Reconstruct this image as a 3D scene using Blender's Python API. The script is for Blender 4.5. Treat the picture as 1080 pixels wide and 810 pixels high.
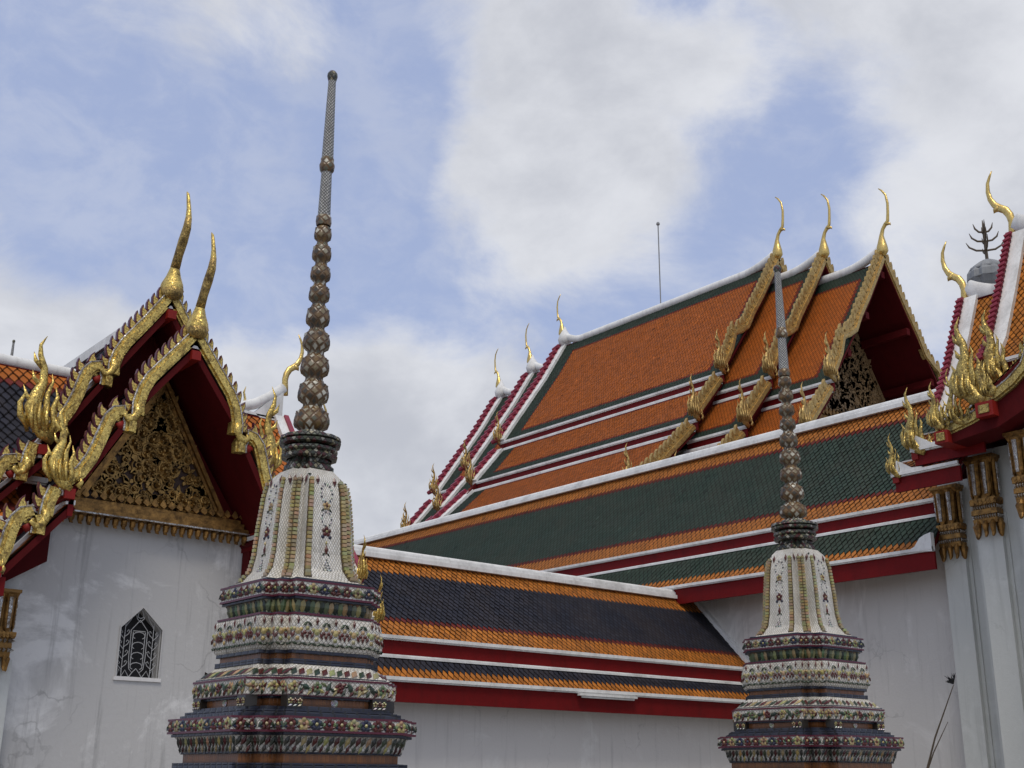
import bpy, math, random
import numpy as np
from mathutils import Vector, Matrix
for o in list(bpy.data.objects): bpy.data.objects.remove(o)
S = bpy.context.scene; COL = S.collection
random.seed(7)
R = math.radians
# ------------------------------------------------------------------ camera
f, pit, yaw, rol = 1272.7, R(18.05), R(50.65), R(0.40)
F = Vector((math.cos(pit)*math.cos(yaw), math.cos(pit)*math.sin(yaw), math.sin(pit)))
Rt = Vector((math.sin(yaw), -math.cos(yaw), 0)); Up = Rt.cross(F)
R2 = math.cos(rol)*Rt + math.sin(rol)*Up; U2 = math.cos(rol)*Up - math.sin(rol)*Rt
cd = bpy.data.cameras.new('camera'); cam = bpy.data.objects.new('camera', cd); COL.objects.link(cam)
m = Matrix((R2, U2, -F)).transposed().to_4x4(); m.translation = Vector((0, 0, 1.6)); cam.matrix_world = m
cd.sensor_width = 36; cd.lens = f/1080*36; cd.clip_end = 3000; S.camera = cam
# ------------------------------------------------------------------ world, sun, exposure
SUN_EL, SUN_AZ = 60, -128       # azimuth measured from +X towards +Y
w = bpy.data.worlds.new('World'); S.world = w; w.use_nodes = True
nt = w.node_tree; N = nt.nodes; L = nt.links; N.clear()
def nd(t, **k):
    n = N.new(t)
    for a, b in k.items(): setattr(n, a, b)
    return n
def mth(op, a, b=None, c=None, clamp=False):
    n = nd('ShaderNodeMath', operation=op); n.use_clamp = clamp
    for i, v in enumerate((a, b, c)):
        if v is None: continue
        if isinstance(v, (int, float)): n.inputs[i].default_value = v
        else: L.new(v, n.inputs[i])
    return n.outputs[0]
sky = nd('ShaderNodeTexSky', sky_type='NISHITA'); sky.sun_disc = False
sky.sun_elevation = R(SUN_EL); sky.sun_rotation = R(90-SUN_AZ); sky.air_density = 1.0; sky.dust_density = 1.5; sky.ozone_density = 1.0
tc = nd('ShaderNodeTexCoord')
mp = nd('ShaderNodeMapping'); mp.inputs['Scale'].default_value = (1, 1, 1.5); L.new(tc.outputs['Generated'], mp.inputs[0])
def noise(scale, det, rough, dist=0, off=(0, 0, 0)):
    a = nd('ShaderNodeVectorMath', operation='ADD'); L.new(mp.outputs[0], a.inputs[0]); a.inputs[1].default_value = off
    n = nd('ShaderNodeTexNoise'); L.new(a.outputs[0], n.inputs['Vector'])
    n.inputs['Scale'].default_value = scale; n.inputs['Detail'].default_value = det; n.inputs['Roughness'].default_value = rough; n.inputs['Distortion'].default_value = dist
    return n.outputs['Fac']
nb = noise(5.2, 10, .62, .35); n2 = noise(17, 8, .62, .4, (3, 1, 7)); n3 = noise(2.6, 3, .5, 0, (9, 4, 2)); nsh = noise(6.5, 7, .58, .2, (5, 5, 1))
# cloud masses: direction, radius in degrees, weight
blobs = [((0,0,1), 42, .3), ((-.6,-.6,.5), 60, .3),  # unseen clouds overhead and behind, added to make the fill light neutral
         ((.255,.912,.32), 5.6, .42), ((.215,.905,.362), 3.5, .2), ((.330,.897,.285), 4.5, .34), ((.45,.84,.262), 6, .42), ((.545,.795,.235), 6.2, .50), ((.60,.755,.262), 4.2, .36), ((.52,.82,.2), 9, .5),
         ((.584,.642,.497), 5.0, .34), ((.565,.70,.44), 4.0, .34), ((.53,.62,.575), 4.2, .26), ((.637,.586,.501), 4.2, .26), ((.61,.52,.59), 5, .22), ((.49,.66,.57), 3, .15), ((.565,.71,.43), 3, .25), ((.62,.64,.46), 4, .25), ((.68,.49,.54), 4, .2), ((.44,.66,.61), 4, -.12),
         ((.80,.38,.46), 6, .34), ((.83,.40,.38), 7, .42), ((.77,.36,.53), 6.5, .34), ((.70,.42,.57), 4, .2), ((.363,.749,.554), 3.2, .28), ((.311,.811,.495), 2.6, .16), ((.253,.859,.445), 2.0, .16), ((.329,.826,.458), 2.0, .18), ((.73,.50,.42), 3.4, .14), ((.67,.62,.40), 3.6, .16), ((.60,.70,.385), 2.6, .10),
         ((.495,.776,.391), 5, -.2), ((.43,.76,.49), 4.5, -.18), ((.56,.76,.33), 4, -.16), ((.40,.81,.42), 5.5, -.34), ((.30,.87,.405), 3.4, -.30), ((.24,.86,.45), 4.5, -.30), ((.33,.83,.44), 4.5, -.3), ((.38,.845,.375), 3, -.25), ((.62,.73,.33), 4, .0), ((.46,.82,.345), 2.6, -.25), ((.71,.57,.45), 3.2, -.16), ((.758,.485,.43), 3.6, -.22), ((.47,.71,.53), 3.5, -.14), ((.25,.86,.45), 5, -.12), ((.73,.47,.50), 3, -.14)]
acc = None
for v, rad, wt in blobs:
    v = Vector(v).normalized()
    dn = nd('ShaderNodeVectorMath', operation='DOT_PRODUCT'); L.new(tc.outputs['Generated'], dn.inputs[0]); dn.inputs[1].default_value = v
    mr = nd('ShaderNodeMapRange', interpolation_type='SMOOTHSTEP'); L.new(dn.outputs['Value'], mr.inputs[0])
    mr.inputs[1].default_value = math.cos(R(rad*1.5)); mr.inputs[2].default_value = math.cos(R(rad*.35)); mr.inputs[4].default_value = wt
    acc = mr.outputs[0] if acc is None else mth('ADD', acc, mr.outputs[0])
dens = mth('ADD', mth('ADD', mth('MULTIPLY', nb, 1.9), mth('MULTIPLY', n2, .42)), mth('MULTIPLY', n3, .3))
dens = mth('ADD', dens, mth('MULTIPLY', acc, .95))
cov = nd('ShaderNodeMapRange', interpolation_type='SMOOTHSTEP'); L.new(dens, cov.inputs[0]); cov.inputs[1].default_value = 1.22; cov.inputs[2].default_value = 1.92
core = nd('ShaderNodeMapRange', interpolation_type='SMOOTHSTEP'); L.new(mth('ADD', mth('MULTIPLY', dens, .34), mth('MULTIPLY', nsh, 1.9)), core.inputs[0]); core.inputs[1].default_value = 1.25; core.inputs[2].default_value = 2.15
cr = nd('ShaderNodeMix', data_type='RGBA'); L.new(core.outputs[0], cr.inputs[0])
cr.inputs[6].default_value = (7.75, 7.8, 7.95, 1); cr.inputs[7].default_value = (5.2, 5.3, 5.6, 1)
veil = nd('ShaderNodeMapRange', interpolation_type='SMOOTHSTEP'); L.new(mth('ADD', mth('MULTIPLY', n2, .5), mth('MULTIPLY', nb, .5)), veil.inputs[0]); veil.inputs[1].default_value = .42; veil.inputs[2].default_value = .62; veil.inputs[4].default_value = .22
hz = nd('ShaderNodeMix', data_type='RGBA'); hz.inputs[0].default_value = .7; L.new(sky.outputs[0], hz.inputs[6]); hz.inputs[7].default_value = (4.3, 5.1, 7.6, 1)
mx = nd('ShaderNodeMix', data_type='RGBA'); L.new(mth('MAXIMUM', mth('MULTIPLY', cov.outputs[0], .84), veil.outputs[0]), mx.inputs[0]); L.new(hz.outputs[2], mx.inputs[6]); L.new(cr.outputs[2], mx.inputs[7])
bg = nd('ShaderNodeBackground'); bg.inputs[1].default_value = .1; L.new(mx.outputs[2], bg.inputs[0])
wo = nd('ShaderNodeOutputWorld'); L.new(bg.outputs[0], wo.inputs[0])
sd = bpy.data.lights.new('sun', 'SUN'); sd.energy = 1.5; sd.angle = R(20); sd.color = (1, .93, .82)
sun = bpy.data.objects.new('sun', sd); COL.objects.link(sun)
sv = Vector((math.cos(R(SUN_EL))*math.cos(R(SUN_AZ)), math.cos(R(SUN_EL))*math.sin(R(SUN_AZ)), math.sin(R(SUN_EL))))
sun.rotation_euler = sv.to_track_quat('Z', 'Y').to_euler()
S.view_settings.view_transform = 'Standard'; S.view_settings.look = 'None'; S.view_settings.gamma = 1; S.view_settings.exposure = .08
S.view_settings.use_curve_mapping = False

# ------------------------------------------------------------------ materials
class Mat:
    def __init__(s, name, rough=.6, metal=0, spec=.5):
        s.m = bpy.data.materials.new(name); s.m.use_nodes = True; s.t = s.m.node_tree; s.n = s.t.nodes; s.l = s.t.links
        s.b = s.n['Principled BSDF']; s.b.inputs['Roughness'].default_value = rough; s.b.inputs['Metallic'].default_value = metal
        s.b.inputs['Specular IOR Level'].default_value = spec
        s.co = s.n.new('ShaderNodeTexCoord')
    def math(s, op, a, b=None, c=None, clamp=False):
        n = s.n.new('ShaderNodeMath'); n.operation = op; n.use_clamp = clamp
        for i, v in enumerate((a, b, c)):
            if v is None: continue
            if isinstance(v, (int, float)): n.inputs[i].default_value = v
            else: s.l.new(v, n.inputs[i])
        return n.outputs[0]
    def noise(s, scale, det=4, rough=.55, stretch=None, dist=0, src='Object'):
        v = s.co.outputs[src]
        if stretch:
            mp = s.n.new('ShaderNodeMapping'); mp.inputs['Scale'].default_value = stretch; s.l.new(v, mp.inputs[0]); v = mp.outputs[0]
        n = s.n.new('ShaderNodeTexNoise'); s.l.new(v, n.inputs['Vector']); n.inputs['Scale'].default_value = scale
        n.inputs['Detail'].default_value = det; n.inputs['Roughness'].default_value = rough; n.inputs['Distortion'].default_value = dist
        return n.outputs['Fac']
    def rng(s, v, a, b, c=0, d=1):
        n = s.n.new('ShaderNodeMapRange'); s.l.new(v, n.inputs[0])
        for i, x in enumerate((a, b, c, d)): n.inputs[i+1].default_value = x
        return n.outputs[0]
    def mix(s, fac, a, b, mode='MIX'):
        n = s.n.new('ShaderNodeMix'); n.data_type = 'RGBA'; n.blend_type = mode
        for i, v in ((0, fac), (6, a), (7, b)):
            if isinstance(v, (int, float)): n.inputs[i].default_value = v
            elif isinstance(v, tuple): n.inputs[i].default_value = (*v[:3], 1)
            else: s.l.new(v, n.inputs[i])
        return n.outputs[2]
    def attr(s, name='col'):
        n = s.n.new('ShaderNodeAttribute'); n.attribute_name = name; return n.outputs['Color']
    def color(s, c):
        if isinstance(c, tuple): s.b.inputs['Base Color'].default_value = (*c, 1)
        else: s.l.new(c, s.b.inputs['Base Color'])
    def bump(s, h, dist=.01, st=1):
        n = s.n.new('ShaderNodeBump'); n.inputs['Distance'].default_value = dist; n.inputs['Strength'].default_value = st; s.l.new(h, n.inputs['Height'])
        s.l.new(n.outputs[0], s.b.inputs['Normal'])
def M_plaster(name, base, light, dark, streak=.5):
    M = Mat(name, .85)
    p = M.rng(M.noise(.55, 7, .66, dist=.8), .54, .62)
    p2 = M.rng(M.noise(1.6, 8, .72, (1, 1, .7), .5), .56, .66)
    c = M.mix(M.math('MULTIPLY', p, .8), base, light)
    c = M.mix(M.math('MULTIPLY', p2, .45), c, light)
    st = M.rng(M.noise(1.3, 7, .7, (5, 5, .28)), .54, .74)
    c = M.mix(M.math('MULTIPLY', st, streak), c, dark)
    sp = M.rng(M.noise(9, 8, .7), .66, .8)
    c = M.mix(M.math('MULTIPLY', sp, .3), c, dark)
    cr_ = M.n.new('ShaderNodeTexVoronoi'); cr_.feature = 'DISTANCE_TO_EDGE'; cr_.inputs['Scale'].default_value = .55; cr_.inputs['Randomness'].default_value = 1
    wv = M.n.new('ShaderNodeVectorMath'); wv.operation = 'MULTIPLY_ADD'; nn_ = M.n.new('ShaderNodeTexNoise'); nn_.inputs['Scale'].default_value = 2.5; nn_.inputs['Detail'].default_value = 6; M.l.new(M.co.outputs['Object'], nn_.inputs['Vector']); M.l.new(nn_.outputs['Color'], wv.inputs[0]); wv.inputs[1].default_value = (.6, .6, .6); M.l.new(M.co.outputs['Object'], wv.inputs[2]); M.l.new(wv.outputs[0], cr_.inputs['Vector'])
    c = M.mix(M.math('MULTIPLY', M.rng(cr_.outputs['Distance'], .002, .009, 1, 0), M.rng(M.noise(.7, 3, .5), .48, .62, 0, .45)), c, dark)
    M.color(c); M.bump(M.noise(14, 8, .65), .012, .5)
    return M.m
def M_paint(name, c, rough=.5, var=.35, dirt=(.1, .09, .08), sc=3, spec=.35):
    M = Mat(name, rough, 0, spec)
    d = M.math('MAXIMUM', M.rng(M.noise(sc, 8, .72, (1, 1, .5)), .46, .76), M.math('MULTIPLY', M.rng(M.noise(sc*5, 6, .7, (1, 1, .35)), .52, .72), .6))
    cc = M.mix(M.math('MULTIPLY', d, var), c, dirt)
    M.color(cc); M.bump(M.noise(25, 5, .6), .004, .4)
    return M.m
def M_tile(name, rough=.5):
    M = Mat(name, rough)
    d = M.rng(M.noise(1.3, 7, .7, dist=.4), .40, .75)
    d2 = M.rng(M.noise(14, 5, .7), .45, .8)
    st = M.rng(M.noise(2.2, 7, .7, (1, 1, .25), .3), .48, .74)
    c = M.mix(M.math('MULTIPLY', d, .22), M.attr(), (.10, .07, .05))
    c = M.mix(M.math('MULTIPLY', st, .20), c, (.045, .032, .028))
    c = M.mix(M.math('MULTIPLY', d2, .22), c, (.05, .045, .04))
    M.color(c); M.b.inputs['Specular IOR Level'].default_value = .07
    M.bump(M.noise(30, 4, .6), .004, .4)
    return M.m
def M_gold(name, cell=55, c=(.86, .56, .13), dark=(.10, .05, .015), rough=.30, wear=.5, tilt=.55, th=.60):
    M = Mat(name, rough, 1.0)
    vo = M.n.new('ShaderNodeTexVoronoi'); M.l.new(M.co.outputs['Object'], vo.inputs['Vector']); vo.inputs['Scale'].default_value = cell
    g = M.n.new('ShaderNodeNewGeometry')
    a = M.n.new('ShaderNodeVectorMath'); a.operation = 'SUBTRACT'; M.l.new(vo.outputs['Color'], a.inputs[0]); a.inputs[1].default_value = (.5, .5, .5)
    b = M.n.new('ShaderNodeVectorMath'); b.operation = 'MULTIPLY_ADD'; M.l.new(a.outputs[0], b.inputs[0]); b.inputs[1].default_value = (tilt,)*3; M.l.new(g.outputs['Normal'], b.inputs[2])
    n = M.n.new('ShaderNodeVectorMath'); n.operation = 'NORMALIZE'; M.l.new(b.outputs[0], n.inputs[0]); M.l.new(n.outputs[0], M.b.inputs['Normal'])
    w = M.math('MAXIMUM', M.rng(M.noise(7, 7, .72), th-.10, th+.06), M.rng(M.noise(38, 4, .7), th-.08, th+.05))
    edge = M.n.new('ShaderNodeTexVoronoi'); edge.feature = 'DISTANCE_TO_EDGE'; edge.inputs['Scale'].default_value = cell; M.l.new(M.co.outputs['Object'], edge.inputs['Vector'])
    e = M.rng(edge.outputs['Distance'], .02, .10, 1, 0)
    fac = M.math('MAXIMUM', M.math('MULTIPLY', w, wear), M.math('MULTIPLY', e, .55))
    M.color(M.mix(fac, c, dark))
    M.l.new(M.math('SUBTRACT', 1.0, M.math('MULTIPLY', fac, .7)), M.b.inputs['Metallic'])
    M.l.new(M.rng(fac, 0, 1, rough, .7), M.b.inputs['Roughness'])
    return M.m
def M_carved(name, c=(.44, .235, .065), dark=(.025, .012, .007), metal=.75):
    M = Mat(name, .42, metal)
    w = M.rng(M.noise(9, 8, .7), .34, .62)
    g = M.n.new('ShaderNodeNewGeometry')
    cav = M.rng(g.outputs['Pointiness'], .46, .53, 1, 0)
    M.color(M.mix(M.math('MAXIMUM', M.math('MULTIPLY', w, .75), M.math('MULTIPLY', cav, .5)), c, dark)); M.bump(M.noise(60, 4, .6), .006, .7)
    return M.m
def M_mosaic(name, su, sv, cols, grout, gw=.10, soot=.45, rough=.3, metal=0.0, diamond=True):
    """glazed chips laid on the surface's own UVs (metres)"""
    M = Mat(name, rough); sep = M.n.new('ShaderNodeSeparateXYZ'); M.l.new(M.co.outputs['UV'], sep.inputs[0])
    u = M.math('MULTIPLY', sep.outputs[0], su); v = M.math('MULTIPLY', sep.outputs[1], sv)
    a, b = (M.math('ADD', u, v), M.math('SUBTRACT', u, v)) if diamond else (u, v)
    fa, fb = M.math('FRACT', a), M.math('FRACT', b)
    def edge(x): return M.math('MINIMUM', x, M.math('SUBTRACT', 1.0, x))
    e = M.math('MINIMUM', edge(fa), edge(fb))
    gr = M.rng(e, gw*.6, gw*1.3, 1, 0)
    cb = M.n.new('ShaderNodeCombineXYZ'); M.l.new(M.math('FLOOR', a), cb.inputs[0]); M.l.new(M.math('FLOOR', b), cb.inputs[1])
    wn = M.n.new('ShaderNodeTexWhiteNoise'); wn.noise_dimensions = '2D'; M.l.new(cb.outputs[0], wn.inputs['Vector'])
    ra = M.n.new('ShaderNodeValToRGB'); ra.color_ramp.interpolation = 'CONSTANT'; M.l.new(wn.outputs['Value'], ra.inputs[0])
    el = ra.color_ramp.elements; k = len(cols)
    el[0].position = 0; el[0].color = (*cols[0], 1); el[1].position = 1/k; el[1].color = (*cols[1 % k], 1)
    for i in range(2, k): x = el.new(i/k); x.color = (*cols[i], 1)
    c = M.mix(gr, ra.outputs[0], grout)
    s1 = M.rng(M.noise(3.0, 8, .72, (1, 1, .5)), .45, .72); c = M.mix(M.math('MULTIPLY', M.math('MAXIMUM', s1, M.rng(M.noise(2.2, 6, .7, (5, 5, .5)), .5, .72)), soot), c, (.035, .03, .025))
    M.color(c); M.bump(M.math('MINIMUM', e, .2), .03, .6)
    return M.m
def M_vcol(name, rough=.3, soot=.6):
    M = Mat(name, rough)
    s1 = M.rng(M.noise(5, 8, .72), .45, .75)
    M.color(M.mix(M.math('MULTIPLY', s1, soot), M.attr(), (.03, .026, .022))); M.bump(M.noise(40, 4, .6), .004, .5)
    return M.m
MAT = dict(
    wall=M_plaster('whitewash', (.52, .51, .495), (.78, .77, .75), (.24, .235, .23), .7),
    wall3=M_plaster('gallery_whitewash', (.72, .70, .68), (.80, .79, .77), (.46, .45, .44), .5),
    wall2=M_plaster('old_whitewash', (.60, .58, .55), (.72, .70, .67), (.34, .33, .31), .5),
    pier=M_plaster('pier_whitewash', (.56, .57, .54), (.64, .65, .62), (.38, .39, .36), .5),
    white=M_paint('white_trim_paint', (.78, .78, .765), .6, .75, (.30, .29, .27), 1.6),
    red=M_paint('red_lacquer', (.155, .006, .007), .6, .6, (.05, .006, .006), spec=.15),
    redlac=M_paint('bright_red_lacquer', (.24, .016, .011), .5, .5, (.07, .01, .01), spec=.2),
    soffit=M_paint('shaded_red_boards', (.085, .006, .007), .7, .5, (.03, .004, .004), spec=.1),  # the fascia's red paint, darkened: shade under the eaves put into the colour
    magenta=M_paint('magenta_glass', (.27, .03, .055), .4, .5, (.09, .02, .03), 8),
    tile=M_tile('glazed_tile'),
    gold=M_gold('gold_glass_mosaic', 55, (.90, .66, .19), (.045, .022, .01), .32, .85, .42, .575),
    goldfar=M_gold('weathered_gilding', 12, (.74, .52, .19), (.13, .075, .03), .40, .7, .4, .53),
    goldneck=M_gold('tarnished_mosaic', 40, (.74, .52, .17), (.06, .035, .015), .36, .85, .5, .53),
    goldold=M_gold('old_gold_mosaic', 40, (.74, .55, .17), (.05, .03, .015), .34, .85, .5, .55),
    goldsmooth=M_gold('gold_leaf', 30, (.80, .58, .20), (.10, .05, .02), .28, .75, .16, .64),
    maroonfin=M_paint('maroon_glass', (.10, .02, .035), .3, .3, (.03, .01, .01), 10),
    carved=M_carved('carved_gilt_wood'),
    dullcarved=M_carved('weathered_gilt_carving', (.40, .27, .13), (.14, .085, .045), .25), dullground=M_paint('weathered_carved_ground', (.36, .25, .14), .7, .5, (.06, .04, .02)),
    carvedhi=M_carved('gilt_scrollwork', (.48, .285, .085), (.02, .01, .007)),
    carveddark=M_paint('dark_carved_ground', (.045, .022, .016), .6, .3),
    silver=M_gold('mirror_glass', 60, (.66, .66, .64), (.12, .07, .03), .3, .85, .5, .54),
    cream=M_mosaic('white_chips', 24, 24, [(.72, .68, .60), (.66, .62, .53), (.76, .73, .66), (.60, .57, .50)], (.30, .27, .22), .07, .72),
    bellchip=M_mosaic('bell_chips', 30, 24, [(.76, .73, .66), (.72, .69, .62), (.78, .76, .70), (.68, .65, .58)], (.36, .33, .28), .10, .40),
    shaft=M_mosaic('grey_scale_chips', 30, 30, [(.42, .42, .40), (.36, .36, .35), (.48, .48, .46)], (.05, .05, .05), .17, .35),
    bud=M_mosaic('lotus_bud_chips', 12, 12, [(.60, .58, .48), (.12, .12, .08), (.20, .12, .04), (.34, .31, .22), (.06, .05, .035), (.26, .21, .12)], (.13, .07, .025), .20, .7),
    ringm=M_mosaic('dark_green_chips', 20, 20, [(.04, .05, .035), (.09, .11, .07), (.42, .41, .34), (.09, .02, .02), (.05, .06, .05), (.30, .27, .16)], (.03, .02, .015), .12, .5),
    navy=M_mosaic('navy_chips', 9, 30, [(.022, .026, .045), (.032, .036, .055), (.018, .02, .034)], (.02, .02, .02), .07, .4, diamond=False),
    brown=M_mosaic('brown_glazed_strips', 30, 2.5, [(.30, .115, .035), (.28, .105, .032), (.32, .125, .038), (.25, .095, .03)], (.17, .065, .022), .05, .6, diamond=False),
    flute=M_mosaic('green_flute_chips', 14, 12, [(.10, .12, .06), (.30, .29, .20), (.06, .08, .045), (.22, .10, .05)], (.03, .025, .02), .13, .55),
    chip=M_vcol('coloured_chips'),
    dark=M_paint('dark_opening', (.012, .012, .013), .6, .1),
    iron=M_paint('pale_iron', (.42, .42, .42), .5, .3),
    grey=M_paint('grey_cement', (.26, .27, .28), .7, .5, (.08, .08, .08), .8),
    stem=M_paint('dry_stem', (.10, .075, .05), .7, .3),
    pave=M_paint('paving', (.27, .26, .245), .8, .4, (.14, .13, .12), .6))


# ------------------------------------------------------------------ mesh helpers
def V(*a): return Vector(a)
X_, Y_, Z_ = V(1, 0, 0), V(0, 1, 0), V(0, 0, 1)
class MB:
    def __init__(s): s.v = []; s.f = []; s.c = []; s.uv = []; s.mi = []; s.hasuv = False
    def add(s, vs, fs, col=None, mi=0, uvs=None):
        b = len(s.v); s.v += [tuple(x) for x in vs]
        for k, fc in enumerate(fs):
            s.f.append([b+i for i in fc]); s.c.append(col); s.mi.append(mi)
            if uvs is not None: s.uv.append([uvs[i] for i in fc] if not isinstance(uvs, dict) else uvs[k]); s.hasuv = True
            else: s.uv.append(None)
    def boxf(s, o, ax, ay, az, col=None, mi=0):
        o = Vector(o); p = [o, o+ax, o+ax+ay, o+ay, o+az, o+ax+az, o+ax+ay+az, o+ay+az]
        fs = [(0, 3, 2, 1), (4, 5, 6, 7), (0, 1, 5, 4), (1, 2, 6, 5), (2, 3, 7, 6), (3, 0, 4, 7)]
        if ax.cross(ay).dot(az) < 0: fs = [q[::-1] for q in fs]
        s.add(p, fs, col, mi)
    def box(s, x0, x1, y0, y1, z0, z1, col=None, mi=0): s.boxf((x0, y0, z0), X_*(x1-x0), Y_*(y1-y0), Z_*(z1-z0), col, mi)
    def prism(s, pts, o, U, Vv, Nn, t, col=None, mi=0):
        """2D polygon in the frame (U, Vv) at o, extruded by t along Nn"""
        o = Vector(o); a = [o+U*p[0]+Vv*p[1] for p in pts]; b = [p+Nn*t for p in a]; n = len(a)
        ar = sum(pts[i][0]*pts[(i+1) % n][1]-pts[(i+1) % n][0]*pts[i][1] for i in range(n))
        flip = (ar*(U.cross(Vv).dot(Nn))*t) < 0
        fs = [tuple(range(n))[::-1], tuple(range(n, 2*n))]+[(i, (i+1) % n, n+(i+1) % n, n+i) for i in range(n)]
        if flip: fs = [q[::-1] for q in fs]
        s.add(a+b, fs, col, mi)
    def tube(s, path, rad, seg=8, squash=None, col=None, mi=0, cap=True):
        """squash=(direction, factor) flattens the section along a direction"""
        path = [Vector(p) for p in path]; n = len(path); rings = []
        ref = None
        for i in range(n):
            t = (path[min(i+1, n-1)]-path[max(i-1, 0)]).normalized()
            if ref is None:
                ref = t.orthogonal().normalized()
                if squash: 
                    q = Vector(squash[0]); q = q-t*q.dot(t)
                    if q.length > 1e-3: ref = q.normalized()
            ref = (ref-t*ref.dot(t)).normalized(); b = t.cross(ref)
            r = rad[i] if isinstance(rad, (list, tuple)) else rad
            k = squash[1] if squash else 1
            rings.append([path[i]+(ref*math.cos(a)*r*k+b*math.sin(a)*r) for a in [2*math.pi*j/seg for j in range(seg)]])
        vs = [p for q in rings for p in q]; fs = []
        for i in range(n-1):
            for j in range(seg): fs.append((i*seg+j, i*seg+(j+1) % seg, (i+1)*seg+(j+1) % seg, (i+1)*seg+j))
        if cap: fs += [tuple(range(seg))[::-1], tuple(range((n-1)*seg, n*seg))]
        s.add(vs, fs, col, mi)
    def lathe(s, prof, c, seg=24, lobes=0, amp=0, mi=0, col=None):
        c = Vector(c); vs = []; uvs = []
        for r, z in prof:
            for j in range(seg+1):
                a = 2*math.pi*j/seg; rr = r*(1+(amp*abs(math.sin(lobes*a/2)) if lobes else 0))
                vs.append(c+V(rr*math.cos(a), rr*math.sin(a), z)); uvs.append((a*max(p[0] for p in prof), z))
        fs = []
        for i in range(len(prof)-1):
            for j in range(seg):
                q = (i*(seg+1)+j, i*(seg+1)+j+1, (i+1)*(seg+1)+j+1, (i+1)*(seg+1)+j)
                fs.append(q if prof[i+1][1] >= prof[i][1] else q[::-1] if False else q)
        s.add(vs, fs, col, mi, uvs)
    def build(s, name, mats, parent=None, smooth=False, root=None):
        off = Vector(root.location) if root is not None else (Vector(parent['_o']) if parent is not None and '_o' in parent else V(0, 0, 0))
        me = bpy.data.meshes.new(name); me.from_pydata([tuple(Vector(p)-off) for p in s.v], [], s.f)
        if not isinstance(mats, (list, tuple)): mats = [mats]
        for q in mats: me.materials.append(MAT[q] if isinstance(q, str) else q)
        if any(s.mi): me.polygons.foreach_set('material_index', s.mi)
        if any(c is not None for c in s.c):
            ca = me.color_attributes.new('col', 'FLOAT_COLOR', 'CORNER'); arr = []
            for fc, c in zip(s.f, s.c): arr += list((*(c or (.5, .5, .5)), 1.0))*len(fc)
            ca.data.foreach_set('color', arr)
        if s.hasuv:
            ul = me.uv_layers.new(name='UVMap'); arr = []
            for fc, u in zip(s.f, s.uv):
                for i in range(len(fc)): arr += list(u[i]) if u else [0, 0]
            ul.data.foreach_set('uv', arr)
        if smooth: me.polygons.foreach_set('use_smooth', [True]*len(me.polygons))
        me.update(); o = bpy.data.objects.new(name, me); COL.objects.link(o)
        if parent is not None: o.parent = parent; o['_o'] = tuple(off)
        return o
def root(name, loc, label, cat, group=None):
    o = bpy.data.objects.new(name, None); COL.objects.link(o); o.location = loc; o['label'] = label; o['category'] = cat; o['_o'] = tuple(loc)
    if group: o['group'] = group
    return o
ORG, YEL, NAV, GRN, DRED = (.46, .135, .025), (.45, .155, .025), (.024, .026, .038), (.036, .058, .044), (.13, .02, .015)

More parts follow.
